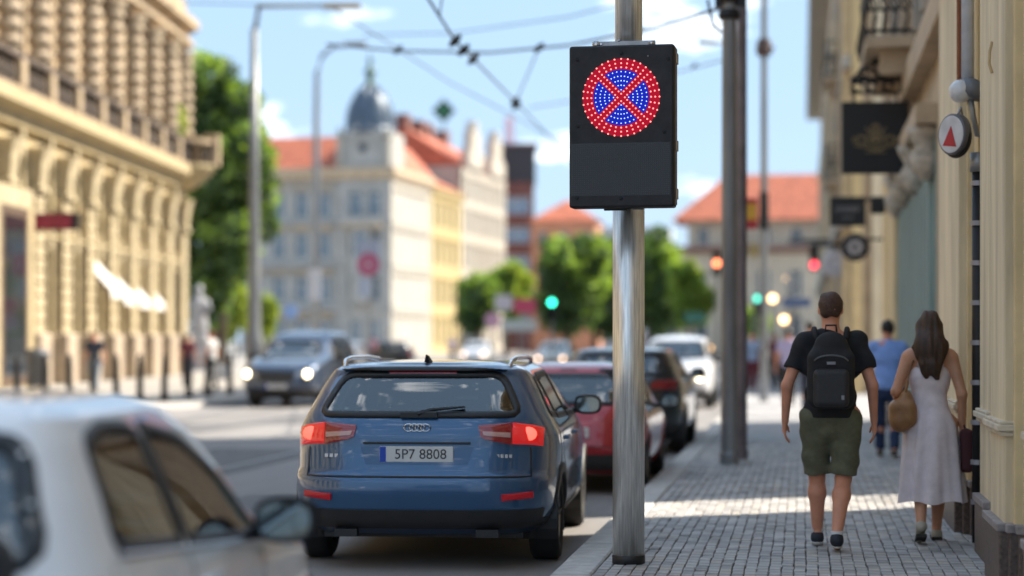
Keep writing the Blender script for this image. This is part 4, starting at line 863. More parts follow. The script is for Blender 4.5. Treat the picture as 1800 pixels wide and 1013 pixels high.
# ------------------------------------------------------------------ cars
def cr(xs, ys, x):  # smooth monotone-ish interpolation
    return np.interp(x, xs, ys)
def superring(hl, w_, N):
    a = np.linspace(0, 2*math.pi, 4001)[:-1]; x = np.sign(np.cos(a))*np.abs(np.cos(a))**.5; y = np.sign(np.sin(a))*np.abs(np.sin(a))**.25
    P = np.stack([x*w_, y*hl], 1); dd = np.linalg.norm(np.roll(P, -1, 0)-P, axis=1); s = np.cumsum(dd)-dd; tt = np.linspace(0, s[-1]+dd[-1], N, endpoint=False)
    s2 = np.append(s, s[-1]+dd[-1])
    return np.interp(tt, s2, np.append(x, x[0])), np.interp(tt, s2, np.append(y, y[0]))
class Car:
    def __init__(s, knots, N=220, M=64):
        k = np.array(knots, float); t = np.zeros(len(k)); 
        dd = np.abs(np.diff(k[:, 0]))*2+np.abs(np.diff(k[:, 1]))*.6+np.abs(np.diff(k[:, 2]))*.35+np.abs(np.diff(k[:, 3])); t[1:] = np.cumsum(dd)
        u = np.linspace(0, t[-1], 400); tab = [np.interp(u, t, k[:, c]) for c in range(4)]
        ker = np.array([1, 2, 3, 4, 3, 2, 1.]); ker /= ker.sum()
        for c in range(4):
            e = np.concatenate([np.full(3, tab[c][0]), tab[c], np.full(3, tab[c][-1])]); tab[c] = np.convolve(e, ker, 'valid')
        s.z, s.r, s.f, s.w = tab; s.u = u; s.N, s.M = N, M; s.L = k[:, 2].max(); s.k = k
    def at(s, z): z = np.clip(z, s.z[0], s.z[-1]); return np.interp(z, s.z, s.r), np.interp(z, s.z, s.f), np.interp(z, s.z, s.w)
    def sidex(s, y, z):
        r, f, w_ = s.at(z); t = min(.999, abs((y-(r+f)/2)/((f-r)/2))); return w_*(1-t**8)**.25
    def endy(s, x, z, rear=True):
        r, f, w_ = s.at(z); q = min(.999, abs(x/w_)); t = (1-q**4)**.125; return (r+f)/2-(f-r)/2*t if rear else (r+f)/2+(f-r)/2*t
    def inpoly(s, P, a, b):
        P = np.array(P); n = len(P); c = np.zeros(len(a), bool)
        for i in range(n):
            x0, y0 = P[i]; x1, y1 = P[(i+1) % n]
            cond = ((y0 > b) != (y1 > b)) & (a < (x1-x0)*(b-y0)/((y1-y0) if y1 != y0 else 1e-9)+x0); c ^= cond
        return c
    def body(s, holes_side, holes_rear, holes_front, arches, rA):
        ux, uy = superring(2.2, .9, s.N); zi = np.unique(np.concatenate([np.linspace(s.u[0], s.u[-1], s.M)])); 
        V = []; 
        for u in zi:
            z, r, f, w_ = [np.interp(u, s.u, q) for q in (s.z, s.r, s.f, s.w)]
            V.append(np.stack([ux*w_, (r+f)/2+uy*(f-r)/2, np.full(s.N, z)], 1))
        V = np.array(V); m = len(zi); I = np.arange(m*s.N).reshape(m, s.N); I2 = np.roll(I, -1, 1)
        F = np.stack([I[:-1], I2[:-1], I2[1:], I[1:]], -1).reshape(-1, 4); vv = V.reshape(-1, 3); C = vv[F].mean(1)
        n = np.cross(vv[F[:, 1]]-vv[F[:, 0]], vv[F[:, 3]]-vv[F[:, 0]]); n /= np.linalg.norm(n, axis=1)[:, None]+1e-9
        kill = np.zeros(len(F), bool); sidef = (np.abs(n[:, 0]) > .55); rearf = (~sidef) & (n[:, 1] < -.2); frontf = (~sidef) & (n[:, 1] > .15)
        for P in holes_side: kill |= sidef & s.inpoly(P, C[:, 1], C[:, 2])
        for P in holes_rear: kill |= rearf & s.inpoly(P, C[:, 0], C[:, 2])
        for P in holes_front: kill |= frontf & (C[:, 2] > .9) & s.inpoly(P, C[:, 0], C[:, 2])
        for y in arches: kill |= (np.abs(C[:, 0]) > .5) & ((C[:, 1]-y)**2+(C[:, 2]-.31)**2 < rA**2)
        F = F[~kill]; cap = tuple(I[-1]); bot = tuple(I[0][::-1])
        mb = MB(); mb.add(vv.tolist(), [tuple(q) for q in F.tolist()]+[cap]); return mb, bot, vv
    def patch(s, P, kind, off=.004, nx=10, nz=6, thick=.01, sgn=1):
        """P polygon (a,z) on side 'side' (a=y), 'rear' or 'front' (a=x)"""
        P = [(float(a), float(b)) for a, b in P]; zs = np.linspace(min(p[1] for p in P)+1e-4, max(p[1] for p in P)-1e-4, nz); rows = []
        for z in zs:
            xs = []
            for i in range(len(P)):
                (a0, b0), (a1, b1) = P[i], P[(i+1) % len(P)]
                if (b0-z)*(b1-z) < 0: xs.append(a0+(a1-a0)*(z-b0)/(b1-b0))
            rows.append([(min(xs)+(max(xs)-min(xs))*k/nx, z) for k in range(nx+1)])
        def P3(a, z, o):
            e = .01
            if kind == 'side': x = s.sidex(a, z); n = Vector((1, -(s.sidex(a+e, z)-s.sidex(a-e, z))/(2*e), -(s.sidex(a, z+e)-s.sidex(a, z-e))/(2*e))).normalized(); return Vector((x, a, z))+n*o
            rr = kind == 'rear'; y = s.endy(a, z, rr); g = -1 if rr else 1
            n = Vector((-g*(s.endy(a+e, z, rr)-s.endy(a-e, z, rr))/(2*e), 1*g*g if False else 1, -g*(s.endy(a, z+e, rr)-s.endy(a, z-e, rr))/(2*e)*1))
            n = Vector((-(s.endy(a+e, z, rr)-s.endy(a-e, z, rr))/(2*e), 1, -(s.endy(a, z+e, rr)-s.endy(a, z-e, rr))/(2*e))).normalized()*g
            return Vector((a, y, z))+n*o
        G_ = [[P3(a, z, off) for a, z in r] for r in rows]
        if sgn < 0: G_ = [[Vector((-p.x, p.y, p.z)) for p in r] for r in G_]
        mb = MB(); flip = (kind == 'side' and sgn < 0) or (kind == 'front') ; mb.grid(G_, flip)
        if thick:
            G2 = [[P3(a, z, off-thick) for a, z in r] for r in rows]
            if sgn < 0: G2 = [[Vector((-p.x, p.y, p.z)) for p in r] for r in G2]
            b1 = G_[0]+[r[-1] for r in G_[1:]]+G_[-1][-2::-1]+[r[0] for r in G_[-2:0:-1]]; b2 = G2[0]+[r[-1] for r in G2[1:]]+G2[-1][-2::-1]+[r[0] for r in G2[-2:0:-1]]
            mb.grid([b1, b2], not flip, closed=True)
        return mb
    def strip(s, pts, kind, wd=.02, off=.006, sgn=1, closed=True):
        """border strip along polygon"""
        pts = [Vector((a, b)) for a, b in pts]; n = len(pts); fine = []
        for i in range(n if closed else n-1):
            a, b = pts[i], pts[(i+1) % n]; m = max(1, int((b-a).length/.06))
            fine += [a+(b-a)*k/m for k in range(m)]
        if not closed: fine.append(pts[-1])
        c = sum(fine, Vector((0, 0)))/len(fine); G_ = [[], [], [], []]; n = len(fine)
        for i, p in enumerate(fine):
            t = (fine[(i+1) % n]-fine[i-1]) if closed else (fine[min(i+1, n-1)]-fine[max(i-1, 0)])
            t = t.normalized() if t.length > 1e-6 else Vector((1, 0)); nn = Vector((t.y, -t.x))
            if closed and nn.dot(p-c) < 0: nn = -nn
            for k, o in enumerate((wd, wd, -wd, -wd)):
                q = p+nn*o; of = off if k in (1, 2) else -.02
                if kind == 'side': v = Vector((s.sidex(q.x, q.y)+of, q.x, q.y)); v.x *= sgn
                else: v = Vector((q.x, s.endy(q.x, q.y, kind == 'rear')+(-of if kind == 'rear' else of), q.y))
                G_[k].append(v)
        mb = MB(); mb.grid(G_, False, closed); return mb
def rounded(P, r=.04, n=3):
    o = []; m = len(P); P = [Vector(p) for p in P]
    for i in range(m):
        a, b, c = P[i-1], P[i], P[(i+1) % m]; d1 = (a-b).normalized()*min(r, (a-b).length*.45); d2 = (c-b).normalized()*min(r, (c-b).length*.45)
        for k in range(n+1): t = k/n; o.append(tuple((b+d1)*(1-t)**2+b*2*t*(1-t)+(b+d2)*t*t))
    return o
cg_ = glass_mat('car_glass', (.80, .98, .92), .86); cgd = glass_mat('car_glass_dark', (.35, .45, .45), .25)
rimm = mat('alloy', (.32, .32, .33), .3, .8, noise=.05); redl = mat('tail_red', (.30, .008, .012), .15, noise=0, coat=1); redon = mat('tail_on', (.6, .02, .02), .2, noise=0, emit=(1, .012, .012), estr=.06, coat=1); paleL = mat('tail_clear', (.55, .30, .26), .15, noise=0, coat=1)
platem = mat('plate_white', (.62, .62, .62), .5, noise=.03); blueb = mat('plate_blue', (.01, .06, .42), .5, noise=0); seatm = mat('seat_fabric', (.025, .026, .03), .8, noise=.1, scale=20); clad = mat('cladding', (.028, .028, .03), .6, noise=.1, scale=10)
def wheel(car, x, y, R=.33, wd=.215, sgn=1):
    M = T(x, y, R) @ RZ(0 if sgn > 0 else math.pi) @ RY(math.pi/2)
    wh_ = MB().lathe([(R*.62, -wd/2), (R*.9, -wd/2), (R*.99, -wd*.38), (R, -wd*.2), (R, wd*.2), (R*.99, wd*.38), (R*.93, wd/2), (R*.66, wd/2), (R*.62, wd*.42)], 36, cap=False)
    o = wh_.build('wheel', rubber, car, True); o.matrix_local = M
    rm = MB().lathe([(.02, wd*.30), (R*.16, wd*.32), (R*.2, wd*.2)], 24)
    rm.lathe([(R*.56, wd*.1), (R*.63, wd*.42), (R*.66, wd*.45), (R*.63, wd*.36), (R*.58, -wd*.4)], 36, cap=False)
    for k in range(5):
        a = k*2*math.pi/5; c_, s_ = math.cos(a), math.sin(a); t_ = .045
        v = [(R*.12*c_-t_*s_, R*.12*s_+t_*c_, wd*.30), (R*.12*c_+t_*s_, R*.12*s_-t_*c_, wd*.30), (R*.62*c_+t_*.7*s_, R*.62*s_-t_*.7*c_, wd*.38), (R*.62*c_-t_*.7*s_, R*.62*s_+t_*.7*c_, wd*.38)]
        v += [(a_, b_, c2-.05) for a_, b_, c2 in v]; rm.add(v, [(0, 1, 2, 3), (0, 4, 5, 1), (1, 5, 6, 2), (2, 6, 7, 3), (3, 7, 4, 0)])
    rm.lathe([(.04, -wd*.3), (R*.6, -wd*.3)], 20); r_ = rm.build('rim', rimm, o, False); r_['kind'] = 'stuff'
def build_car(name, label, cat, knots, paint, loc, rot, wheels, sidewins, rearwin, frontwin, tail=None, head=None, plate=None, cladding=False, rails=False, group=None, glass=None, rA=.37, mirror=None, N=220, M=64, R=.33, low=None, reflect=None, extra=None, seats=True, doorlines=(), trimrear=None, brake=None):
    c = Car(knots, N, M); t = thing(name, label, cat, loc, rot, group); glass = glass or cg_
    hs_ = [rounded(p, .05) for p in sidewins]; hr = [rounded(rearwin, .08)] if rearwin else []; hf = [rounded(frontwin, .08)] if frontwin else []
    mb, bot, vv = c.body(hs_, hr, hf, wheels, rA); mb.build('body', paint, t, True)
    ub = MB(); ub.prism([(-.72, knots[0][1]+.2), (.72, knots[0][1]+.2), (.72, knots[0][2]-.2), (-.72, knots[0][2]-.2)], .2, .42); ub.build('underbody', black, t)
    ub = MB()
    for y in wheels:
        for s_ in (1, -1):
            ax = c.w.max(); pts = [[(s_*x, y+(rA+.01)*math.cos(a), .31+(rA+.01)*math.sin(a)) for a in np.linspace(-.35, math.pi+.35, 20)] for x in (ax-.32, c.sidex(y, .6)-.012)]
            ub.grid(pts)
            P = [(y+rA*math.cos(a), .31+rA*math.sin(a)) for a in np.linspace(-.3, math.pi+.3, 26)]
            st_ = c.strip(P, 'side', .035 if cladding else .028, .010, s_, closed=False); st_.build('wheel_arch', clad if cladding else paint, t, True)
            wheel(t, s_*(c.w.max()-.125), y, R, sgn=s_)
    ub.build('wheelhouse', black, t, kind='stuff')
    MB().box(-.72, .72, knots[0][1]+.5, knots[0][2]-1.1, .42, .60).build('cabin_floor', seatm, t)
    for P in hs_:
        for s_ in (1, -1):
            c.patch(P, 'side', .002, 8, 7, 0, s_).build('side_window', glass, t, True); c.strip(P, 'side', .024, .006, s_).build('window_trim', black, t, True)
    for P in hr: c.patch(P, 'rear', .002, 12, 8, 0).build('rear_window', glass, t, True); c.strip(P, 'rear', .024, .005).build('window_trim', black, t, True)
    for P in hf: c.patch(P, 'front', .002, 12, 8, 0).build('windscreen', glass, t, True); c.strip(P, 'front', .034, .005).build('window_trim', black, t, True)
    if seats:
        y1 = (frontwin and (c.at(1.0)[1]-1.35)) or 2.2; y0 = y1-.95
        for yy in (y1, y0):
            for x in ((-.36, .36) if yy == y1 else (-.42, 0.0, .42)):
                MB().box(x-.23, x+.23, yy-.1, yy+.06, .45, 1.10, ch=.04).build('seat_back', seatm, t, bevel=.04); MB().box(x-.12, x+.12, yy-.07, yy+.03, 1.13, 1.31, ch=.03).build('headrest', seatm, t, bevel=.03)
                MB().tube([(x-.05, yy-.02, 1.08), (x-.05, yy-.02, 1.15)], .008, 5).tube([(x+.05, yy-.02, 1.08), (x+.05, yy-.02, 1.15)], .008, 5).build('headrest_post', chrome, t, kind='stuff')
        MB().box(-.7, .7, y1+.75, y1+1.1, .6, .96, ch=.06).build('dashboard', seatm, t)
        MB().tube([(-.36+.18*math.cos(a), y1+.6, .93+.18*math.sin(a)) for a in np.linspace(0, 2*math.pi, 20)], .016, 6).build('steering_wheel', black, t)
    if tail:
        for s_ in (1, -1):
            for P, mm in tail:
                PP = [(a*s_, b) for a, b in P]; PP = PP if s_ > 0 else PP[::-1]
                c.patch(PP, 'rear', .014 if mm is not paleL else .02, 12, 9, .03).build('tail_light', mm, t, True)
            for P, mm in (extra or []): c.patch(P, 'side', .012, 6, 4, .03, s_).build('tail_light', mm, t, True)
    if head:
        for s_ in (1, -1):
            PP = [(a*s_, b) for a, b in head]; PP = PP if s_ > 0 else PP[::-1]
            c.patch(PP, 'front', .010, 8, 4, .03).build('headlight', mat('lamp_lens', (.35, .36, .38), .1, .3, noise=0, coat=1), t, True)
    if plate:
        z, txt, end = plate; y = (c.endy(0, z) if end == 'rear' else c.endy(0, z, False)); g = -1 if end == 'rear' else 1
        M_ = T(0, y+g*.006, z) @ (RZ(0) if end == 'rear' else RZ(math.pi))
        p_ = MB().box(-.26, .26, -.012, .03, -.055, .055).build('number_plate', platem, t, bevel=.004); p_.matrix_local = M_
        b_ = MB().box(-.258, -.215, -.0135, -.0122, -.053, .053).build('plate_band', blueb, p_)
        MB().box(-.275, .275, -.004, .034, -.068, -.0555).build('plate_frame', black, p_)
        text(txt, .098, 'plate_lettering', black, p_, T(.03, -.0128, -.002) @ RX(math.pi/2), .0005)
    if mirror:
        ym, zm = mirror; x = c.sidex(ym, zm)
        for s_ in (1, -1):
            m_ = MB().add([], []); P = []
            for i, (yy, w2, h2) in enumerate(((-.07, .105, .072), (-.06, .115, .082), (.0, .112, .08), (.06, .085, .06), (.085, .03, .02))):
                P.append([(s_*(x+.15+w2*np.sign(math.cos(a))*abs(math.cos(a))**.7), ym+yy, zm+.03+h2*np.sign(math.sin(a))*abs(math.sin(a))**.7) for a in np.linspace(0, 2*math.pi, 24, endpoint=False)])
            m_.grid(P, s_ < 0, closed=True); m_.add([P[-1][k] for k in range(24)], [tuple(range(24))]); m_.build('mirror', paint, t, True)
            q = MB(); q.add([(s_*(x+.15+(p[0]*s_-x-.15)*.88), ym-.0725, zm+.03+(p[2]-zm-.03)*.86) for p in P[0]], [tuple(range(24)) if s_ > 0 else tuple(range(24))[::-1]]); q.build('mirror_glass', mat('mirror_glass', (.20, .24, .25), .05, 1, noise=0), t)
            q = MB(); q.add(P[0], [tuple(range(24))]); q.build('mirror_rim', black, t)
            MB().tube([(s_*(x-.02), ym+.03, zm-.03), (s_*(x+.07), ym+.01, zm-.01)], .028, 8).build('mirror_stalk', black, t)
    for P, kind, wd in doorlines:
        for s_ in ((1, -1) if kind == 'side' else (1,)):
            c.strip(P, kind, wd, .0012, s_, closed=False).build('panel_gap', black, t, True)
    if low:
        for P, kind, mm, th in low:
            for s_ in ((1, -1) if kind == 'side' else (1,)): c.patch(P, kind, th, 18, 5, th+.01, s_).build('trim_panel', mm, t, True)
    return c, t
zr = -.12
Kw = [(.24, .24, 4.40, .80), (.32, .07, 4.60, .885), (.42, .015, 4.64, .918), (.55, .0, 4.65, .925), (.655, .008, 4.63, .925), (.675, .055, 4.63, .922), (.80, .085, 4.52, .922), (.86, .095, 4.35, .918), (.94, .10, 3.95, .908), (1.0, .115, 3.6, .885), (1.05, .14, 3.42, .862), (1.10, .175, 3.30, .838), (1.25, .31, 2.95, .765), (1.36, .42, 2.68, .705), (1.40, .43, 2.55, .675), (1.435, .50, 2.35, .61), (1.455, .75, 2.05, .48), (1.465, 1.1, 1.7, .25), (1.468, 1.3, 1.5, .05)]
sw = [[(.78, 1.08), (1.12, 1.06), (1.12, 1.345), (.92, 1.325)], [(1.20, 1.055), (2.02, 1.04), (2.02, 1.36), (1.20, 1.35)], [(2.12, 1.035), (3.02, 1.02), (2.62, 1.30), (2.45, 1.345), (2.12, 1.36)]]
blue = paint_mat('blue_paint', (.022, .088, .20), .3, .3)
tl = [([(.45, .925), (.66, .88), (.66, 1.03), (.43, 1.015)], redl), ([(.665, .88), (.86, .865), (.868, 1.0), (.665, 1.03)], redon), ([(.47, .945), (.65, .93), (.65, .962), (.46, .972)], paleL)]
pB = Vector((-2.675, 14.05, zr))
cb, bc = build_car('parked_car', 'blue estate car with lit red tail lights parked at the kerb beside the steel pole', 'car', [(z, r, f, w_*1.05) for z, r, f, w_ in Kw], blue, pB, math.radians(2.6), (.93, 3.68), sw,
    [(-.71, 1.09), (.71, 1.09), (.66, 1.20), (.57, 1.37), (-.57, 1.37), (-.66, 1.20)], [(-.66, 1.08), (.66, 1.08), (.56, 1.37), (-.56, 1.37)], tail=tl, extra=[([(.22, .89), (.34, .92), (.36, .99), (.23, 1.02)], redon)],
    head=[(.45, .68), (.80, .70), (.80, .82), (.5, .78)], plate=(.815, '5P7 8808', 'rear'), cladding=True, mirror=(2.95, 1.05), N=300, M=96,
    low=[([(-.84, .30), (.84, .30), (.875, .43), (-.875, .43)], 'rear', clad, .012), ([(-.40, .865), (.40, .865), (.36, .745), (-.36, .745)][::-1], 'rear', paint_mat('blue_recess_shade', (.018, .065, .15), .4, .4), .004), ([(.1, .30), (4.5, .30), (4.5, .36), (.1, .36)], 'side', clad, .008)],  # darker blue panel: shade of the plate recess painted on
    doorlines=[([(-.79, .86), (-.80, .66), (.80, .66), (.79, .86)], 'rear', .006), ([(2.06, 1.0), (2.07, .45), (1.4, .36)], 'side', .005), ([(1.17, 1.0), (1.1, .78), (1.4, .6)], 'side', .005), ([(3.0, .98), (3.12, .7), (3.1, .4)], 'side', .005), ([(2.07, .36), (3.1, .38)], 'side', .005)])
for s_ in (1, -1):
    MB().sphere((s_*.775, cb.endy(.775, .955)-.012, .955), .062, 14, sq=(1, .25, .8)).build('tail_bulb', mat('tail_core', (.8, .05, .04), .3, noise=0, emit=(1, .09, .06), estr=.5), bc, True)
    cb.patch([(s_*.60, .495), (s_*.80, .50), (s_*.80, .555), (s_*.60, .545)][::s_], 'rear', .022, 8, 5, .035).build('reflector', mat('reflector_red', (.35, .01, .02), .25, noise=0, emit=(1, .02, .04), estr=.012), bc, True)
MB().box(-.38, .38, cb.endy(0, .9)-.02, cb.endy(0, .9)+.03, .885, .90).build('grab_bar', black, bc, bevel=.004)
cb.patch([(-.25, 1.395), (.25, 1.395), (.24, 1.372), (-.24, 1.372)][::-1], 'rear', .012, 10, 3, .02).build('brake_lamp', redl, bc, True)
sp = MB(); sp.grid([[(x, cb.endy(x, 1.405)-.05-(0 if abs(x) < .4 else -.02), 1.395), ][0:1]+[(x, cb.endy(x, 1.405)-.055, 1.405), (x, cb.endy(x, 1.43)+.1, 1.449-.05*(x/.62)**4), (x, cb.endy(x, 1.36)+.02, 1.38)] for x in np.linspace(-.60, .60, 25)]); sp.build('roof_spoiler', black, bc, True)
mb = MB(); z = 1.0; y = cb.endy(0, z)-.004
for x in (-.06, -.02, .02, .06): mb.tube([(x+.034*math.cos(a), y-.004, z+.026*math.sin(a)) for a in np.linspace(0, 2*math.pi, 18)], .0055, 5)
mb.build('badge', chrome, bc, True, 'stuff')
mb = MB()
for k in range(4): mb.box(.56+k*.03, .58+k*.03, cb.endy(.6, .80)-.008, cb.endy(.6, .80)+.01, .79, .815); mb.box(-.66+k*.035, -.635+k*.035, cb.endy(.6, .80)-.008, cb.endy(.6, .80)+.01, .79, .815)
mb.build('badge_letters', chrome, bc, kind='stuff')
wv = MB(); wv.tube([(0, cb.endy(0, 1.09)-.03, 1.095), (.1, cb.endy(0, 1.12)-.035, 1.125), (.33, cb.endy(.3, 1.14)-.02, 1.145)], [.022, .014, .008], 6); wv.box(-.12, .14, cb.endy(0, 1.09)-.04, cb.endy(0, 1.09), 1.07, 1.115, ch=.01); wv.build('rear_wiper', black, bc)
MB().add([(-.02, .62, 1.452), (.02, .62, 1.452), (.02, .80, 1.456), (-.02, .80, 1.456), (-.006, .60, 1.51), (.006, .60, 1.51), (.012, .66, 1.50), (-.012, .66, 1.50)], [(0, 1, 5, 4), (1, 2, 6, 5), (2, 3, 7, 6), (3, 0, 4, 7), (4, 5, 6, 7)]).build('roof_antenna', black, bc)
for s_ in (1, -1):
    MB().tube([(s_*.60, .62, 1.42), (s_*.615, .70, 1.465), (s_*.62, .95, 1.483), (s_*.63, 1.8, 1.483), (s_*.62, 2.25, 1.465), (s_*.60, 2.4, 1.42)], .017, 8).build('roof_rail', chrome, bc, True)
    MB().box(s_*.5-.08, s_*.5+.08, .06, .16, .235, .29).build('exhaust', black, bc)
    for y_ in (1.35, 2.3): cb_x = cb.sidex(y_, .88); MB().box(s_*(cb_x+.012)-.014, s_*(cb_x+.012)+.014, y_, y_+.2, .865, .895, ch=.006).build('door_handle', blue, bc, bevel=.004)

def scaled(K, sx=1, sy=1, sz=1): return [(z*sz, r*sy, f*sy, w_*sx) for z, r, f, w_ in K]
def sc_poly(P, sa, sz): return [(a*sa, b*sz) for a, b in P]
# near white hatchback
Kh = [(.22, .2, 3.75, .72), (.32, .05, 3.88, .79), (.5, 0, 3.92, .825), (.66, .02, 3.9, .835), (.80, .05, 3.75, .832), (.88, .08, 3.3, .82), (.94, .11, 2.95, .80), (1.0, .15, 2.8, .775), (1.15, .24, 2.58, .72), (1.30, .36, 2.30, .655), (1.38, .46, 2.08, .60), (1.42, .58, 1.88, .52), (1.445, .8, 1.6, .36), (1.452, 1.05, 1.35, .12)]
whp = paint_mat('pearl_paint', (.84, .81, .80), .0, .35)
hw = [[(.72, 1.0), (1.42, .96), (1.36, 1.33), (1.05, 1.34), (.80, 1.30)], [(1.50, .955), (2.50, .90), (2.18, 1.13), (1.85, 1.27), (1.44, 1.335)]]
pN = Vector((-2.74, 5.12, zr))
ch, nc = build_car('parked_hatchback', 'pale pearl hatchback in the near left corner with door mirror', 'car', scaled(Kh, 1, .85, 1.01), whp, pN, math.radians(.6), (.64, 2.74), [sc_poly(p, .85, 1.01) for p in hw],
    [(-.68, 1.0), (.68, 1.0), (.56, 1.34), (-.56, 1.34)], [(-.58, .98), (.58, .98), (.5, 1.32), (-.5, 1.32)], tail=[([(.5, .75), (.76, .78), (.74, .93), (.52, .9)], redl)], mirror=(2.0, .95), N=300, M=90,
    doorlines=[([(1.24, .95), (1.24, .4)], 'side', .005), ([(.53, .97), (.60, .7), (.85, .5)], 'side', .005), ([(2.08, .9), (2.16, .4)], 'side', .005)])
for s_ in (1, -1):
    for y_ in (.72, 1.32): x = ch.sidex(y_, .83); MB().box(s_*(x+.012)-.014, s_*(x+.012)+.014, y_, y_+.18, .82, .85, ch=.006).build('door_handle', whp, nc, bevel=.004)
    ch.strip([(.60, .99), (2.12, .895)], 'side', .009, .01, s_, closed=False).build('sill_trim', chrome, nc, True)
# red hatch
redp = paint_mat('red_paint', (.38, .010, .018), .2, .3)
K2 = scaled(Kh, 1.0, 1.03, .95)
build_car('parked_red_car', 'bright red hatchback parked ahead of the blue estate, partly behind the pole', 'car', K2, redp, (-2.46, 21.2, zr), .0, (.78, 3.3), [sc_poly(p, 1.03, .95) for p in hw],
    [(-.60, .95), (.60, .95), (.50, 1.24), (-.50, 1.24)], [(-.58, .93), (.58, .93), (.5, 1.24), (-.5, 1.24)], tail=[([(.54, .76), (.77, .78), (.74, .93), (.56, .89)], redl)], plate=(.65, '2A4 1380', 'rear'), mirror=(2.45, .89),
    low=[([(-.74, .26), (.74, .26), (.76, .42), (-.76, .42)], 'rear', clad, .012)], doorlines=[([(-.68, .8), (-.70, .5), (.70, .5), (.68, .8)], 'rear', .006)])
dkp = paint_mat('graphite_paint', (.035, .037, .042), .5, .3)
build_car('parked_dark_car', 'dark grey estate with unlit tail lights parked ahead of the red hatchback', 'car', scaled(Kw, .98, .97, 1.03), dkp, (-2.55, 28.6, zr), .0, (.9, 3.57), [sc_poly(p, .97, 1.03) for p in sw],
    [(-.63, 1.14), (.63, 1.14), (.52, 1.39), (-.52, 1.39)], [(-.63, 1.12), (.63, 1.12), (.54, 1.40), (-.54, 1.40)], tail=[([(.44, .92), (.80, .90), (.80, 1.06), (.46, 1.03)], redl)], plate=(.84, '1B8 4402', 'rear'), mirror=(2.86, 1.08), cladding=True,
    low=[([(-.80, .30), (.80, .30), (.84, .44), (-.84, .44)], 'rear', clad, .012)])
# white SUV facing the camera
Ks = [(.26, .2, 4.35, .80), (.36, .06, 4.5, .88), (.5, .0, 4.55, .92), (.75, .03, 4.53, .93), (.88, .06, 4.48, .928), (1.0, .1, 4.2, .92), (1.08, .14, 3.75, .90), (1.15, .17, 3.35, .87), (1.3, .24, 3.05, .82), (1.5, .36, 2.7, .745), (1.62, .46, 2.4, .68), (1.68, .6, 2.1, .56), (1.71, .9, 1.8, .3), (1.715, 1.1, 1.5, .08)]
ss = [[(.85, 1.2), (1.3, 1.19), (1.3, 1.55), (1.0, 1.54)], [(1.38, 1.19), (2.1, 1.18), (2.1, 1.57), (1.38, 1.56)], [(2.18, 1.17), (3.0, 1.15), (2.72, 1.42), (2.45, 1.55), (2.18, 1.57)]]
suvw = paint_mat('white_paint', (.66, .66, .68), .05, .35); hl_ = mat('headlight_on', (.8, .8, .8), .3, noise=0, emit=(1, .80, .45), estr=3.2); hl2 = mat('headlight_glow', (.5, .45, .35), .2, noise=0, emit=(1, .6, .2), estr=.3)
def oncoming(name, label, paint, loc, K, lit=True, both=True, z=.75, lw=.62, group=None, winglass_=None, **kw):
    c, t = build_car(name, label, 'car', K, paint, loc, math.pi+kw.pop('rot', 0), (.85, 3.55), ss, [(-.62, 1.2), (.62, 1.2), (.5, 1.52), (-.5, 1.52)], [(-.70, 1.19), (.70, 1.19), (.58, 1.56), (-.58, 1.56)], head=[(.46, .72), (.84, .74), (.83, .90), (.5, .86)], plate=(.5, '4T2 6093', 'front'), mirror=(3.02, 1.14), R=.35, rA=.39, glass=cgd, N=180, M=56, seats=True, rails=False, group=group, cladding=True,
        low=[([(-.42, .62), (.42, .62), (.46, .84), (-.46, .84)], 'front', clad, .012), ([(-.84, .30), (.84, .30), (.88, .44), (-.88, .44)], 'front', clad, .014)])
    for s_ in ((1, -1) if both else (1,)):
        y = c.endy(lw, z, False); MB().sphere((s_*lw, y+.02, z), .08, 12, sq=(1, .4, 1)).build('lit_bulb', hl_ if lit else chrome, t, True)
    return c, t
oncoming('parked_suv', 'white sport utility car facing the camera on the right side of the road', suvw, (-2.98, 52.2, zr), Ks, lit=True)
vp = paint_mat('steel_blue_paint', (.05, .075, .125), .5, .3)
pv = W(500, HOR, 48.6); pv.z = zr
Kv = scaled(Ks, 1.06, 1.05, 1.08)
cv, tv = oncoming('oncoming_car', 'steel blue people carrier with lit yellow headlights driving toward the camera', vp, (pv.x-.1, pv.y+4.9, zr), Kv, z=.80, lw=.74, rot=-.03)
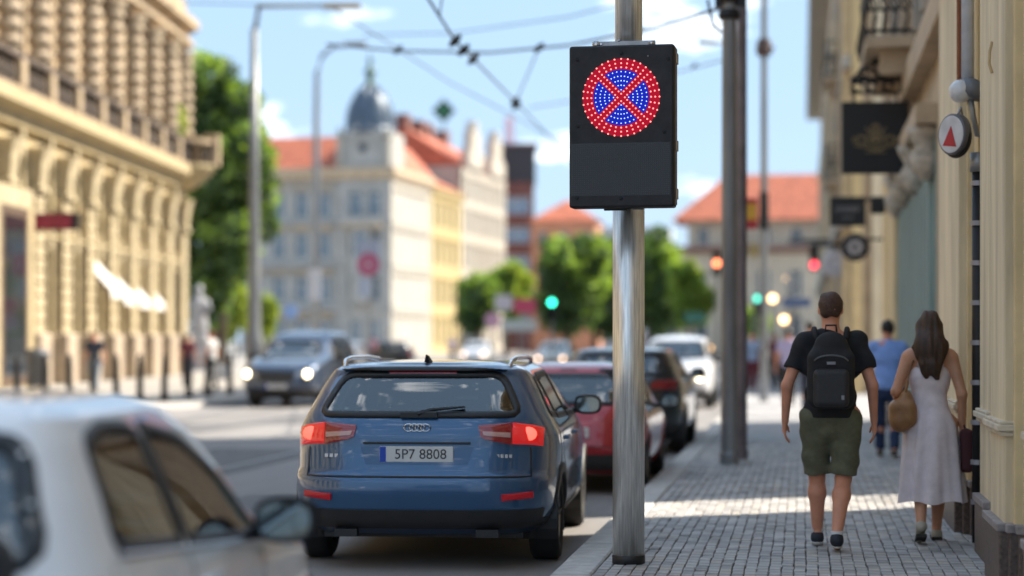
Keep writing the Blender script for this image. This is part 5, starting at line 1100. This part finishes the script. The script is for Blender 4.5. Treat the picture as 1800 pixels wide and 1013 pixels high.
# distant traffic on the carriageway
Kf = scaled(Ks, .98, .95, .9)
def farcar(label, paint, px, d, rot, lit=True):
    q = W(px, HOR, d); q.z = zr; K = Kf
    c = Car(K, 90, 30); t = thing('distant_car', label, 'car', q, rot, 'distant traffic')
    mb, bot, vv = c.body([sc_poly(p, .95, .9) for p in ss], [[(-.6, 1.1), (.6, 1.1), (.5, 1.37), (-.5, 1.37)]], [[(-.66, 1.08), (.66, 1.08), (.56, 1.4), (-.56, 1.4)]], (.8, 3.4), .37); mb.build('body', paint, t, True)
    for p in ss:
        for s_ in (1, -1): c.patch(sc_poly(p, .95, .9), 'side', .002, 4, 4, 0, s_).build('side_window', darkglass, t, True)
    c.patch([(-.6, 1.1), (.6, 1.1), (.5, 1.37), (-.5, 1.37)], 'rear', .002, 4, 4, 0).build('rear_window', darkglass, t, True); c.patch([(-.66, 1.08), (.66, 1.08), (.56, 1.4), (-.56, 1.4)], 'front', .002, 4, 4, 0).build('windscreen', darkglass, t, True)
    for y in (.8, 3.4):
        for s_ in (1, -1): MB().lathe([(.33, -.11), (.33, .11)], 16, T(s_*.8, y, .33) @ RY(math.pi/2)).build('wheel', rubber, t)
    for s_ in (1, -1):
        if lit: MB().sphere((s_*.62, c.endy(.62, .68, False)+.03, .68), .07, 10).build('headlight', hl3, t, True)
        c.patch([(s_*.5, .75), (s_*.78, .75), (s_*.78, .9), (s_*.52, .9)][::s_], 'rear', .01, 3, 3, .02).build('tail_light', redl, t, True)
hl3 = mat('far_headlight', (.8, .8, .8), .3, noise=0, emit=(1, .66, .42), estr=1.6)
farcar('silver car far up the road with warm headlights by the corner house', paint_mat('silver_paint', (.35, .36, .38), .6, .35), 622, 118, math.pi)
farcar('distant white car in the far lane behind the estate roof', suvw, 850, 135, math.pi)
farcar('distant pale car with twin warm headlights left of the red hatchback', paint_mat('beige_paint', (.42, .38, .32), .3, .35), 985, 105, math.pi)
farcar('distant red car below the trees right of the steel pole', redp, 1165, 95, 0, False)
farcar('distant dark car crossing behind the roof rail', dkp, 730, 125, math.pi/2, False)
farcar('distant maroon car seen between the tram masts', paint_mat('maroon_paint', (.16, .02, .03), .3, .35), 1312, 82, 0, False)
# ------------------------------------------------------------------ people (signed distance bodies, meshed with surface nets)
def surface_nets(D, org, h):
    nx, ny, nz = D.shape; ins = D < 0; cells = np.zeros((nx-1, ny-1, nz-1), np.int8)
    for a in (0, 1):
        for b in (0, 1):
            for c in (0, 1): cells += ins[a:nx-1+a, b:ny-1+b, c:nz-1+c]
    act = (cells > 0) & (cells < 8); ids = -np.ones(act.shape, int); I = np.argwhere(act); ids[act] = np.arange(len(I)); S = np.zeros((len(I), 3)); Cn = np.zeros(len(I))
    cor = [(a, b, c) for a in (0, 1) for b in (0, 1) for c in (0, 1)]
    for p in cor:
        for ax in range(3):
            if p[ax]: continue
            q = list(p); q[ax] = 1
            v0 = D[I[:, 0]+p[0], I[:, 1]+p[1], I[:, 2]+p[2]]; v1 = D[I[:, 0]+q[0], I[:, 1]+q[1], I[:, 2]+q[2]]; cr_ = (v0 < 0) != (v1 < 0)
            t = np.where(cr_, v0/(v0-v1+1e-12), 0); P = np.array(p, float)[None]+np.zeros((len(I), 3)); P[:, ax] += t; S[cr_] += P[cr_]; Cn[cr_] += 1
    V = (I+S/Cn[:, None])*h+np.array(org); F = []
    for ax in range(3):
        u, v = (ax+1) % 3, (ax+2) % 3; sl0 = [slice(None)]*3; sl1 = [slice(None)]*3; sl0[ax] = slice(0, -1); sl1[ax] = slice(1, None)
        a, b = ins[tuple(sl0)], ins[tuple(sl1)]; E = np.argwhere(a != b); E = E[(E[:, u] > 0) & (E[:, v] > 0)]; E = E[(E[:, u] < D.shape[u]-1) & (E[:, v] < D.shape[v]-1)]
        fl = ins[tuple(E.T)]; q = []
        for du, dv in ((1, 1), (0, 1), (0, 0), (1, 0)): e = E.copy(); e[:, u] -= du; e[:, v] -= dv; q.append(ids[tuple(e.T)])
        Q = np.stack(q, 1); Q[~fl] = Q[~fl][:, ::-1]; F.append(Q)
    F = np.concatenate(F); F = F[(F >= 0).all(1)]; return V, F
def fold(p): return p
class SDF:
    def __init__(s, lo, hi, h):
        s.lo, s.h = np.array(lo, float), h; n = [int((b-a)/h)+1 for a, b in zip(lo, hi)]; s.ax = [lo[i]+h*np.arange(n[i]) for i in range(3)]; s.D = np.full(n, 1.0)
    def sub(s, lo, hi, m):
        sl = []
        for i in range(3): a = max(0, int((lo[i]-m-s.lo[i])/s.h)); b = min(len(s.ax[i]), int((hi[i]+m-s.lo[i])/s.h)+2); sl.append(slice(a, max(a+1, b)))
        X, Y, Z = np.meshgrid(s.ax[0][sl[0]], s.ax[1][sl[1]], s.ax[2][sl[2]], indexing='ij'); return tuple(sl), X, Y, Z
    def put(s, sl, d, k):
        o = s.D[sl]
        if k > 0: hh = np.clip(.5+.5*(o-d)/k, 0, 1); s.D[sl] = o*(1-hh)+d*hh-k*hh*(1-hh)
        else: s.D[sl] = np.minimum(o, d)
    def cone(s, a, b, ra, rb, k=.03, sq=(1, 1, 1), clip=False):
        a, b = np.array(a, float), np.array(b, float); m = max(ra, rb)+k+.04; sl, X, Y, Z = s.sub(np.minimum(a, b), np.maximum(a, b), m)
        q = np.array(sq, float); ab = (b-a)/q; den = (ab**2).sum()+1e-12; t = (((X-a[0])/q[0])*ab[0]+((Y-a[1])/q[1])*ab[1]+((Z-a[2])/q[2])*ab[2])/den; tc_ = np.clip(t, 0, 1)
        d = np.sqrt(((X-a[0])/q[0]-tc_*ab[0])**2+((Y-a[1])/q[1]-tc_*ab[1])**2+((Z-a[2])/q[2]-tc_*ab[2])**2)-(ra+(rb-ra)*tc_)
        if clip: d = np.maximum(d, (t-1)*math.sqrt(den))
        s.put(sl, d, k); return s
    def ell(s, c, r, k=.03):
        c, r = np.array(c, float), np.array(r, float); sl, X, Y, Z = s.sub(c-r, c+r, k+.04)
        k0 = np.sqrt(((X-c[0])/r[0])**2+((Y-c[1])/r[1])**2+((Z-c[2])/r[2])**2); k1 = np.sqrt(((X-c[0])/r[0]**2)**2+((Y-c[1])/r[1]**2)**2+((Z-c[2])/r[2]**2)**2)+1e-9
        s.put(sl, k0*(k0-1)/k1, k); return s
    def rbox(s, c, b, r, k=.0):
        c, b = np.array(c, float), np.array(b, float); sl, X, Y, Z = s.sub(c-b, c+b, k+.05); q = [np.abs(P-c[i])-(b[i]-r) for i, P in enumerate((X, Y, Z))]
        d = np.sqrt(sum(np.maximum(t, 0)**2 for t in q))+np.minimum(np.maximum(np.maximum(q[0], q[1]), q[2]), 0)-r; s.put(sl, d, k); return s
    def cut(s, axis, val, keep):   # keep 'above' / 'below'
        sh = [1, 1, 1]; sh[axis] = -1; P = s.ax[axis].reshape(sh); s.D = np.maximum(s.D, (val-P) if keep == 'above' else (P-val)); return s
    def wrinkle(s, amp, fx=23, fz=17):
        X, Y, Z = np.meshgrid(*s.ax, indexing='ij'); s.D = s.D+amp*(np.sin(fx*X+9*Z+2*np.sin(11*Z))*np.sin(fz*Z+13*Y+3*X)+.5*np.sin(41*Z+17*X)); return s
    def build(s, name, m, parent):
        V, F = surface_nets(s.D, s.lo, s.h); me = bpy.data.meshes.new(name); me.from_pydata(V.tolist(), [], F.tolist()); me.materials.append(m); me.shade_smooth()
        o = link(me, name, parent); sm = o.modifiers.new('s', 'SMOOTH'); sm.factor = .5; sm.iterations = 2; return o
skin = mat('skin', (.66, .29, .18), .5, noise=.08, scale=10); skin2 = mat('skin_tan', (.60, .29, .17), .5, noise=.08, scale=10)
white_sock = mat('white_sock', (.6, .6, .62), .8); sole = mat('shoe_sole', (.55, .53, .5), .6)
def limbs(H, P):
    J = {k: tuple(x*H for x in v) for k, v in P.items()}; return J
BASE = dict(hipL=(-.052, 0, .515), hipR=(.052, 0, .515), kneeL=(-.055, .045, .285), kneeR=(.055, .01, .28), ankL=(-.05, .085, .052), ankR=(.045, -.075, .058),
            shL=(-.105, 0, .805), shR=(.105, 0, .805), elL=(-.155, -.02, .635), elR=(.150, -.015, .635), wrL=(-.165, .03, .50), wrR=(.158, .035, .50))
def body(t, H, J, h, skinm, wid=1.0, hands=True, female=False, turn=0.0):
    s = SDF((-.3*H, -.22*H, -.01), (.3*H, .24*H, H*1.01+.03), h); c = H/1.8; w_ = wid*c
    hip = .165 if not female else .17; sh_ = .17 if not female else .145
    s.ell((0, 0, .535*H), (hip*w_, .115*c, .11*c), .05); s.ell((0, .0, .61*H), ((.145 if not female else .12)*w_, .10*c, .13*c), .06); s.ell((0, .01*c, .73*H), ((.178 if not female else .15)*w_, .115*c, .17*c), .06)
    s.cone((J['shL'][0]*.8, 0, .81*H), (J['shR'][0]*.8, 0, .81*H), .06*c, .06*c, .05); s.cone((0, 0, .82*H), (0, .015*c, .885*H), .066*c*(.82 if female else 1), .060*c*(.82 if female else 1), .03)
    s.cone((0, -.01, .84*H), (-sh_*.8, -.01, .812*H), .04*c, .05*c, .04).cone((0, -.01, .84*H), (sh_*.8, -.01, .812*H), .04*c, .05*c, .04)
    hc = (0, .03*c, .938*H); ct, st_ = math.cos(turn), math.sin(turn)
    def hd(x, y, z): return (hc[0]+x*ct-y*st_, hc[1]+x*st_+y*ct, hc[2]+z)
    s.ell(hd(0, -.008*c, .008*c), (.081*c, .099*c, .104*c), .02); s.ell(hd(0, .03*c, -.05*c), (.056*c, .065*c, .065*c), .03)
    s.cone(hd(0, .085*c, .01*c), hd(0, .112*c, -.022*c), .010*c, .014*c, .012); s.ell(hd(0, .085*c, -.06*c), (.024*c, .016*c, .009*c), .008); s.ell(hd(0, .08*c, .024*c), (.055*c, .02*c, .012*c), .012)
    for sg in (-1, 1): s.ell(hd(sg*.079*c, .0, -.005*c), (.012*c, .022*c, .034*c), .006)
    for q in 'LR':
        hp, kn, an = J['hip'+q], J['knee'+q], J['ank'+q]; s.cone((hp[0]*1.4, hp[1], hp[2]), kn, .088*c, .056*c, .04); mid = tuple(kn[i]+(an[i]-kn[i])*.3 for i in range(3)); mid = (mid[0], mid[1]-.012, mid[2])
        s.cone(kn, mid, .052*c, .062*c, .03); s.cone(mid, an, .060*c, .036*c, .03); s.cone((an[0], an[1]-.02, an[2]-.02), (an[0]*1.15, an[1]+.15*c, .03), .035*c, .028*c, .02)
        sh2, el, wr = J['sh'+q], J['el'+q], J['wr'+q]; s.cone(sh2, el, .052*c, .040*c, .035); s.cone(el, wr, .041*c, .026*c, .02)
        sg = -1 if q == 'L' else 1; wr = np.array(wr); pc = wr+np.array((sg*.004, .012, -.05))*c
        if hands:
            s.cone(wr, pc+np.array((0, .005, -.01))*c, .026*c, .030*c, .015, sq=(.62, 1, 1))
            for f_ in range(4):
                y_ = (-.030+f_*.020)*c; L_ = (.062, .074, .078, .066)[f_]*c; a = pc+np.array((0, y_+.012*c, -.035*c)); b = a+np.array((-sg*.010*c, .006*c, -L_*.5)); d_ = b+np.array((-sg*.022*c, .008*c, -L_*.42)); s.cone(a, b, .0098*c, .009*c, .005); s.cone(b, d_, .009*c, .0078*c, .004)
            a = wr+np.array((-sg*.004, .03, -.02))*c; b = a+np.array((-sg*.014, .028, -.032))*c; s.cone(a, b, .013*c, .0105*c, .01); s.cone(b, b+np.array((-sg*.008, .010, -.028))*c, .0105*c, .009*c, .004)
        else: s.ell(pc+np.array((0, .01, -.03)), (.022*c, .038*c, .07*c), .015)
    o = s.build('body', skinm, t)
    if hands:
        for sg in (-1, 1): MB().sphere(hd(sg*.031*c, .083*c, .008*c), .011*c, 10).build('eye', mat('eye', (.5, .5, .48), .2, noise=0), t, True)
    return hd, c
def shirt(t, H, J, h, m, hem, wid=1.0, sleeve=.62, longs=False, fit=.020, name='shirt'):
    s = SDF((-.3*H, -.2*H, .35*H), (.3*H, .2*H, H*.9), h); c = H/1.8; w_ = wid*c; f_ = fit*c
    s.ell((0, 0, .535*H), (.168*w_+f_, .118*c+f_, .14*c), .05); s.ell((0, 0, .61*H), (.152*w_+f_, .105*c+f_, .14*c), .06); s.ell((0, .01*c, .73*H), (.182*w_+f_, .118*c+f_, .17*c), .06)
    s.cone((J['shL'][0]*.85, 0, .805*H), (J['shR'][0]*.85, 0, .805*H), .065*c+f_*.6, .065*c+f_*.6, .05); s.cone((0, -.005, .80*H), (0, .0, .852*H), .09*c, .066*c, .03, clip=True).cone((0, -.01, .838*H), (-.095*H, 0, .812*H), .05*c, .062*c, .03).cone((0, -.01, .838*H), (.095*H, 0, .812*H), .05*c, .062*c, .03)
    for q in 'LR':
        a, b = np.array(J['sh'+q]), np.array(J['el'+q]); e = a+(b-a)*(sleeve if not longs else 1); s.cone(a, e, .055*c+f_*.6, .053*c+f_*.8, .04, clip=not longs)
        if longs: s.cone(e, np.array(J['wr'+q]), .05*c, .036*c, .02, clip=True)
    s.wrinkle(.008*c); s.cut(2, hem, 'above'); return s.build(name, m, t)
def bottoms(t, H, J, h, m, frac, wid=1.0, name='trousers', flare=.0):
    s = SDF((-.2*H, -.2*H, 0), (.2*H, .2*H, .60*H), h); c = H/1.8
    s.ell((0, 0, .535*H), (.160*c*wid+.006, .122*c+.008, .11*c), .05); s.ell((0, 0, .47*H), (.12*c*wid, .10*c, .08*c), .04)
    for q in 'LR':
        hp, kn, an = [np.array(J[k+q]) for k in ('hip', 'knee', 'ank')]; hp = hp*np.array((1.28, 1, 1))
        if frac <= 1: e = hp+(kn-hp)*frac; s.cone(hp, e, .102*c, (.088+flare)*c, .03, clip=True)
        else: s.cone(hp, kn, .102*c, .078*c, .03); e = kn+(an-kn)*(frac-1); s.cone(kn, e, .080*c, .066*c, .02, clip=True)
    s.wrinkle(.007*c, 19, 23); s.cut(2, .585*H, 'below'); return s.build(name, m, t)
def shoes(t, J, m, h, c, hi=.0, solem=sole):
    for q in 'LR':
        an = J['ank'+q]; lift = an[2]-.052*1.8*c; s = SDF((an[0]-.1, an[1]-.14, -.02), (an[0]+.12, an[1]+.26, .26), h); z = max(0, lift)
        s.cone((an[0], an[1]-.03, .055+z), (an[0]*1.12, an[1]+.16*c, .038+z*.2), .045*c, .036*c, .03, sq=(.92, 1, .95)); s.cone((an[0], an[1]-.01, .06+z), (an[0], an[1], .095+z+hi), .045*c, .043*c, .02, clip=True); s.cut(2, .018, 'above'); s.build('shoe', m, t)
        s = SDF((an[0]-.1, an[1]-.14, -.03), (an[0]+.12, an[1]+.26, .1), h); s.cone((an[0], an[1]-.03, .03+z), (an[0]*1.12, an[1]+.165*c, .03+z*.2), .048*c, .042*c, .02, sq=(.95, 1, .6)); s.cut(2, .0, 'above'); s.cut(2, .034+z*.5, 'below'); s.build('sole', solem, t)
def hair_short(t, hd, c, h, m, turn=0):
    s = SDF(tuple(np.array(hd(0, 0, 0))-.17), tuple(np.array(hd(0, 0, 0))+.17), h); s.ell(hd(0, -.012*c, .028*c), (.087*c, .103*c, .092*c), .01); s.ell(hd(0, -.045*c, -.02*c), (.070*c, .060*c, .05*c), .02); s.ell(hd(0, .02*c, .075*c), (.07*c, .075*c, .05*c), .02)
    s.wrinkle(.004, 61, 47); s.cut(2, hd(0, 0, 0)[2]-.075*c, 'above')
    # open at the face
    X, Y, Z = np.meshgrid(*s.ax, indexing='ij'); q = np.array(hd(0, .105*c, -.045*c)); s.D = np.maximum(s.D, .085*c-np.sqrt((X-q[0])**2+(Y-q[1])**2+((Z-q[2])*.9)**2)); return s.build('hair', m, t)
def person(label, loc, rot, H, J=None, h=.012, top=None, hem=.51, sleeve=.62, longs=False, bot=None, frac=2, shoe=None, hairm=None, wid=1., skinm=skin, hands=True, group=None, turn=0, shirtname='shirt', botname='trousers', flare=0):
    t = thing('person', label, 'person', loc, rot, group); J = limbs(H, {**BASE, **(J or {})}); hd, c = body(t, H, J, h, skinm, wid, hands, turn=turn)
    if top: shirt(t, H, J, h, top, hem*H, wid, sleeve, longs, name=shirtname)
    if bot: bottoms(t, H, J, h, bot, frac, wid, botname, flare)
    if shoe: shoes(t, J, shoe, min(h, .012), c)
    if hairm: hair_short(t, hd, c, min(h, .012), hairm)
    return t, J, hd, c
brown_hair = mat('brown_hair', (.055, .030, .018), .6, noise=.4, scale=60, stretch=(1, 1, .1)); dark_hair = mat('dark_hair', (.02, .014, .01), .6, noise=.4, scale=60)
blk_cotton = mat('black_cotton', (.011, .012, .016), .85, noise=.15, scale=30); olive = mat('olive_cotton', (.125, .128, .080), .85, noise=.12, scale=25)
pm1 = G(1460, 966)
mt, J, hd, c = person('man in black t-shirt and olive shorts with a black backpack walking away', (pm1.x, pm1.y, 0), 0, 1.83, h=.009, top=blk_cotton, hem=.515, bot=olive, frac=.93, shoe=mat('navy_shoe', (.015, .018, .03), .7), hairm=mat('short_brown_hair', (.075, .036, .024), .7, noise=.3, scale=80), botname='shorts', flare=.012, skinm=skin, wid=1.06,
    J=dict(elL=(-.168, -.02, .64), elR=(.160, -.02, .64), wrL=(-.176, .02, .50), wrR=(.168, .03, .50), kneeL=(-.052, .085, .285), kneeR=(.050, .02, .278), ankL=(-.050, .125, .054), ankR=(.022, -.135, .070)))
for q in 'LR': an = J['ank'+q]; MB().tube([(an[0], an[1], .08), (an[0], an[1], .155)], .044, 14).build('sock', white_sock, mt, True)
bk = mat('backpack_nylon', (.013, .013, .016), .8, noise=.12, scale=30)
bp = thing('backpack', 'black backpack worn by the man in olive shorts', 'backpack', (pm1.x, pm1.y, 0))
s = SDF((-.25, -.40, .92), (.25, .0, 1.62), .009); s.rbox((0, -.215, 1.22), (.165, .085, .21), .07); s.ell((0, -.205, 1.43), (.125, .075, .13), .04); s.wrinkle(.003); s.build('pack', bk, bp)
s = SDF((-.2, -.42, .98), (.2, -.2, 1.4), .009); s.rbox((0, -.305, 1.16), (.125, .045, .135), .04); s.build('front_pocket', mat('backpack_pocket', (.022, .022, .026), .6, noise=.1, scale=30), bp)
MB().tube([(.12*math.cos(a)*1.0, -.305-.03*math.sin(a), 1.34+.05*math.sin(a)) for a in np.linspace(.2, 2.9, 12)], .006, 5).build('zip', mat('zip_grey', (.12, .12, .13), .4), bp)
MB().box(-.03, .03, -.345, -.335, 1.325, 1.345).build('logo_tag', mat('tag_grey', (.25, .25, .28), .5), bp); MB().box(.07, .09, -.352, -.345, 1.08, 1.11).build('zip_pull', MATS['tag_grey'], bp)
for sg in (-1, 1): MB().tube([(sg*.10, -.16, 1.50), (sg*.115, -.06, 1.575), (sg*.12, .05, 1.56), (sg*.125, .145, 1.42), (sg*.13, .13, 1.2), (sg*.15, -.02, 1.08), (sg*.13, -.14, 1.06)], .02, 8).build('strap', bk, bp, True)
MB().tube([(-.04, -.17, 1.555), (-.035, -.19, 1.60), (.035, -.19, 1.60), (.04, -.17, 1.555)], .008, 6).build('carry_loop', bk, bp)

# woman
pw = G(1646, 940); pw = Vector((.935, 15.45, 0)); HW = 1.70
lilac = mat('pale_cotton', (.80, .70, .72), .85, noise=.08, scale=12)
wt = thing('person', 'woman with long brown hair in a pale sleeveless midi dress walking away', 'person', pw, 0)
JW = limbs(HW, {**BASE, 'shL': (-.095, 0, .80), 'shR': (.095, 0, .80), 'elL': (-.145, -.045, .655), 'elR': (.135, -.03, .645), 'wrL': (-.115, .055, .56), 'wrR': (.14, .02, .50), 'kneeL': (-.04, .01, .285), 'kneeR': (.045, .05, .285), 'ankL': (-.045, -.15, .09), 'ankR': (.035, .09, .052)})
hdw, cw = body(wt, HW, JW, .009, skin2, .95, True, True)
s = SDF((-.3, -.25, .8), (.3, .25, 1.5), .009); s.ell((0, 0, .60*HW), (.135, .112, .14), .05); s.ell((0, .01, .71*HW), (.155, .122, .16), .05); s.ell((0, 0, .545*HW), (.165, .13, .1), .05)
s.cut(2, .775*HW, 'below'); s.wrinkle(.002); s.cut(2, .55*HW, 'above'); s.build('dress_bodice', lilac, wt)
for sg in (-1, 1): MB().tube([(sg*.085, -.075, .765*HW), (sg*.082, -.055, .81*HW), (sg*.08, -.0, .838*HW), (sg*.082, .055, .81*HW), (sg*.085, .1, .765*HW)], .014, 8).build('dress_strap', lilac, wt, True)
P = []; za, zb = .60*HW, .305
for i in range(34):
    t = i/33; z = za+(zb-za)*t; row = []
    for k in range(72):
        a = 2*math.pi*k/72; r = (.128+.052*min(1, t*4.5)+.066*t)*(1+(.02+.075*t)*math.sin(9*a+2.2*t+1.5*math.sin(3*a))+.02*t*math.sin(17*a)); r *= 1 if True else 1
        row.append((r*math.cos(a)*1.0+.01*t, r*math.sin(a)*(.86+.0*t)-.03*t, z+.012*math.sin(5*a)*t))
    P.append(row)
sk = MB(); sk.grid(P, True, closed=True); sk.build('dress_skirt', lilac, wt, True)
lh = mat('long_brown_hair', (.055, .026, .014), .6, noise=.5, scale=50, stretch=(1, 1, .08), col2=(.03, .016, .01))
s = SDF((-.2, -.24, 1.15), (.2, .2, 1.78), .009); s.ell(hdw(0, -.02, .02), (.088, .108, .105), .01); s.cone(hdw(0, -.05, -.02), (0, -.085, 1.44), .098, .125, .03, sq=(1, .62, 1)); s.cone((0, -.09, 1.44), (.0, -.115, 1.30), .125, .075, .03, sq=(1.05, .5, 1)); s.cone((.03, -.11, 1.32), (.05, -.11, 1.22), .05, .02, .02).cone((-.04, -.11, 1.32), (-.03, -.11, 1.23), .05, .02, .02)
s.cone(hdw(.06, -.02, .0), (.06, -.06, 1.38), .04, .035, .02).cone(hdw(-.06, -.02, .0), (-.065, -.06, 1.36), .04, .035, .02)
X, Y, Z = np.meshgrid(*s.ax, indexing='ij'); s.D = s.D+.005*np.sin(80*X+12*Z)+.003*np.sin(140*X-9*Z); q = np.array(hdw(0, .13, -.03)); s.D = np.maximum(s.D, .095-np.sqrt((X-q[0])**2+(Y-q[1])**2+((Z-q[2])*.8)**2)); s.build('hair', lh, wt)
for q in 'LR':
    an = JW['ank'+q]; lift = .06 if q == 'L' else 0; s = SDF((an[0]-.09, an[1]-.14, -.03), (an[0]+.09, an[1]+.24, .25), .009)
    s.cone((an[0], an[1]-.03, .045+lift*1.6), (an[0]*1.1, an[1]+.14, .028), .04, .03, .02); s.cone((an[0], an[1]-.02, .06+lift*1.4), (an[0], an[1]-.02, .075+lift*1.4), .038, .037, .02, clip=True); s.cut(2, .004, 'above'); s.build('shoe', mat('canvas_shoe', (.48, .44, .36), .8), wt)
    MB().box(an[0]-.038, an[0]+.038, an[1]-.075, an[1]+.16, -.012, .012, M=T(0, 0, .016+lift*.75) @ T(0, an[1], 0) @ RX(-lift*4.2) @ T(0, -an[1], 0), ch=.004).build('sole', mat('dark_sole', (.03, .025, .02), .8), wt)
hb = thing('handbag', 'tan leather handbag hanging at the left hip of the woman', 'bag', pw)
tan = mat('tan_leather', (.34, .17, .07), .55, noise=.15, scale=12)
s = SDF((-.45, -.32, .74), (.0, .24, 1.2), .009); s.rbox((-.20, -.06, .955), (.10, .14, .10), .06, 0); s.cone((-.22, -.14, .89), (-.19, .06, .89), .075, .07, .03); s.ell((-.18, -.06, 1.05), (.06, .10, .08), .03); s.build('bag_body', tan, hb)
MB().tube([(-.2, -.13, 1.0), (-.17, -.10, 1.2), (-.115, -.05, 1.36), (-.10, .0, 1.40), (-.13, .06, 1.3), (-.19, .07, 1.02)], .010, 8).build('bag_strap', tan, hb, True)
tb = thing('door_shadow_bag', 'added dark maroon bag in place of the shadowy door right of the woman', 'bag', pw)  # made-up bag, its dark colour stands for a shadowy doorway
s = SDF((.05, -.2, .45), (.42, .3, .95), .012); s.rbox((.265, .04, .68), (.045, .14, .16), .03); s.build('bag_body', mat('door_shadow_maroon', (.07, .015, .018), .8), tb); MB().tube([(.262, -.04, .82), (.245, .02, .88), (.262, .1, .82)], .007, 6).build('handle', MATS['door_shadow_maroon'], tb)

# man in blue shirt
pm2 = Vector((1.02, 23.4, 0)); q = G(1563, 806); pm2 = Vector((q.x-.02, q.y, 0))
person('man in light blue shirt and dark jeans walking ahead of the woman', pm2, 0, 1.74, h=.014, top=mat('light_blue_shirt', (.25, .42, .88), .8, noise=.06, scale=12), hem=.50, sleeve=.9, bot=mat('jeans', (.02, .04, .10), .85, noise=.15, scale=20), frac=1.93, shoe=mat('brown_shoe', (.06, .045, .03), .6), hairm=dark_hair, hands=True, wid=1.1,
       J=dict(elL=(-.15, .03, .66), elR=(.15, .03, .66), wrL=(-.1, .12, .60), wrR=(.1, .12, .60)))
# far pedestrians
C_ = lambda n, col: mat('cloth_'+n, col, .85, noise=.1, scale=12)
def far(label, px, d, H, top, bot, hairm=dark_hair, rot=0, z=0, **kw):
    q = W(px, HOR, d); q.z = z; person(label, q, rot, H, h=.026, top=top, bot=bot, frac=kw.get('frac', 1.95), shoe=C_('black', (.015, .015, .018)), hairm=hairm, hands=False, longs=kw.get('longs', False), group=kw.get('group'))
far('far pedestrian in pale lilac shirt past the thin lamp mast', 1386, 46, 1.74, C_('lilac', (.42, .38, .58)), C_('black', (.015, .015, .018)))
far('far pedestrian with blue top and red trousers behind the masts', 1322, 58, 1.72, C_('skyblue', (.25, .33, .48)), C_('darkred', (.12, .02, .03)), rot=math.pi)
far('far pedestrian whose dark head shows left of the backpack man', 1424, 40, 1.86, C_('grey', (.35, .33, .36)), C_('navy', (.03, .035, .06)))
far('far pedestrian in dark clothes at the right side of the thin mast', 1362, 62, 1.7, C_('maroon', (.14, .04, .05)), C_('black', (.015, .015, .018)), rot=math.pi)
far('far pedestrian in a light shirt near the parked white car', 1300, 66, 1.75, C_('white', (.6, .58, .56)), C_('navy', (.03, .035, .06)))
far('walker in dark top and blue grey skirt before the cream building', 166, 56, 1.72, C_('darkblue', (.03, .035, .055)), C_('greyblue', (.25, .30, .36)), lh, math.pi)
far('walker in dark red top near the statue', 330, 64, 1.68, C_('darkred', (.12, .02, .03)), C_('navy', (.03, .035, .06)), dark_hair, .4)
far('walker in a white shirt and black trousers by the statue', 372, 60, 1.76, C_('white', (.6, .58, .56)), C_('black', (.015, .015, .018)), mat('auburn_hair', (.16, .06, .025), .6), 1.2)
far('walker in a pink top far off near the corner house', 655, 118, 1.7, C_('pink', (.5, .25, .32)), C_('black', (.015, .015, .018)))
far('walker in a pale purple top by the yellow house', 795, 125, 1.7, C_('lilac', (.42, .38, .58)), C_('navy', (.03, .035, .06)))
q = W(386, HOR, 59); q.z = 0
sbg = thing('shopping_bag', 'white shopping bag carried by the walker in the white shirt', 'bag', (q.x, q.y, .55)); s = SDF((-.3, -.2, -.3), (.3, .2, .4), .02); s.rbox((0, 0, 0), (.2, .08, .2), .05); s.build('bag_body', C_('white', (.6, .58, .56)), sbg); MB().tube([(-.08, 0, .18), (0, 0, .34), (.08, 0, .18)], .012, 5).build('handle', C_('white', 0), sbg)
# everything placed: stray sanity for names
bpy.context.view_layer.update()
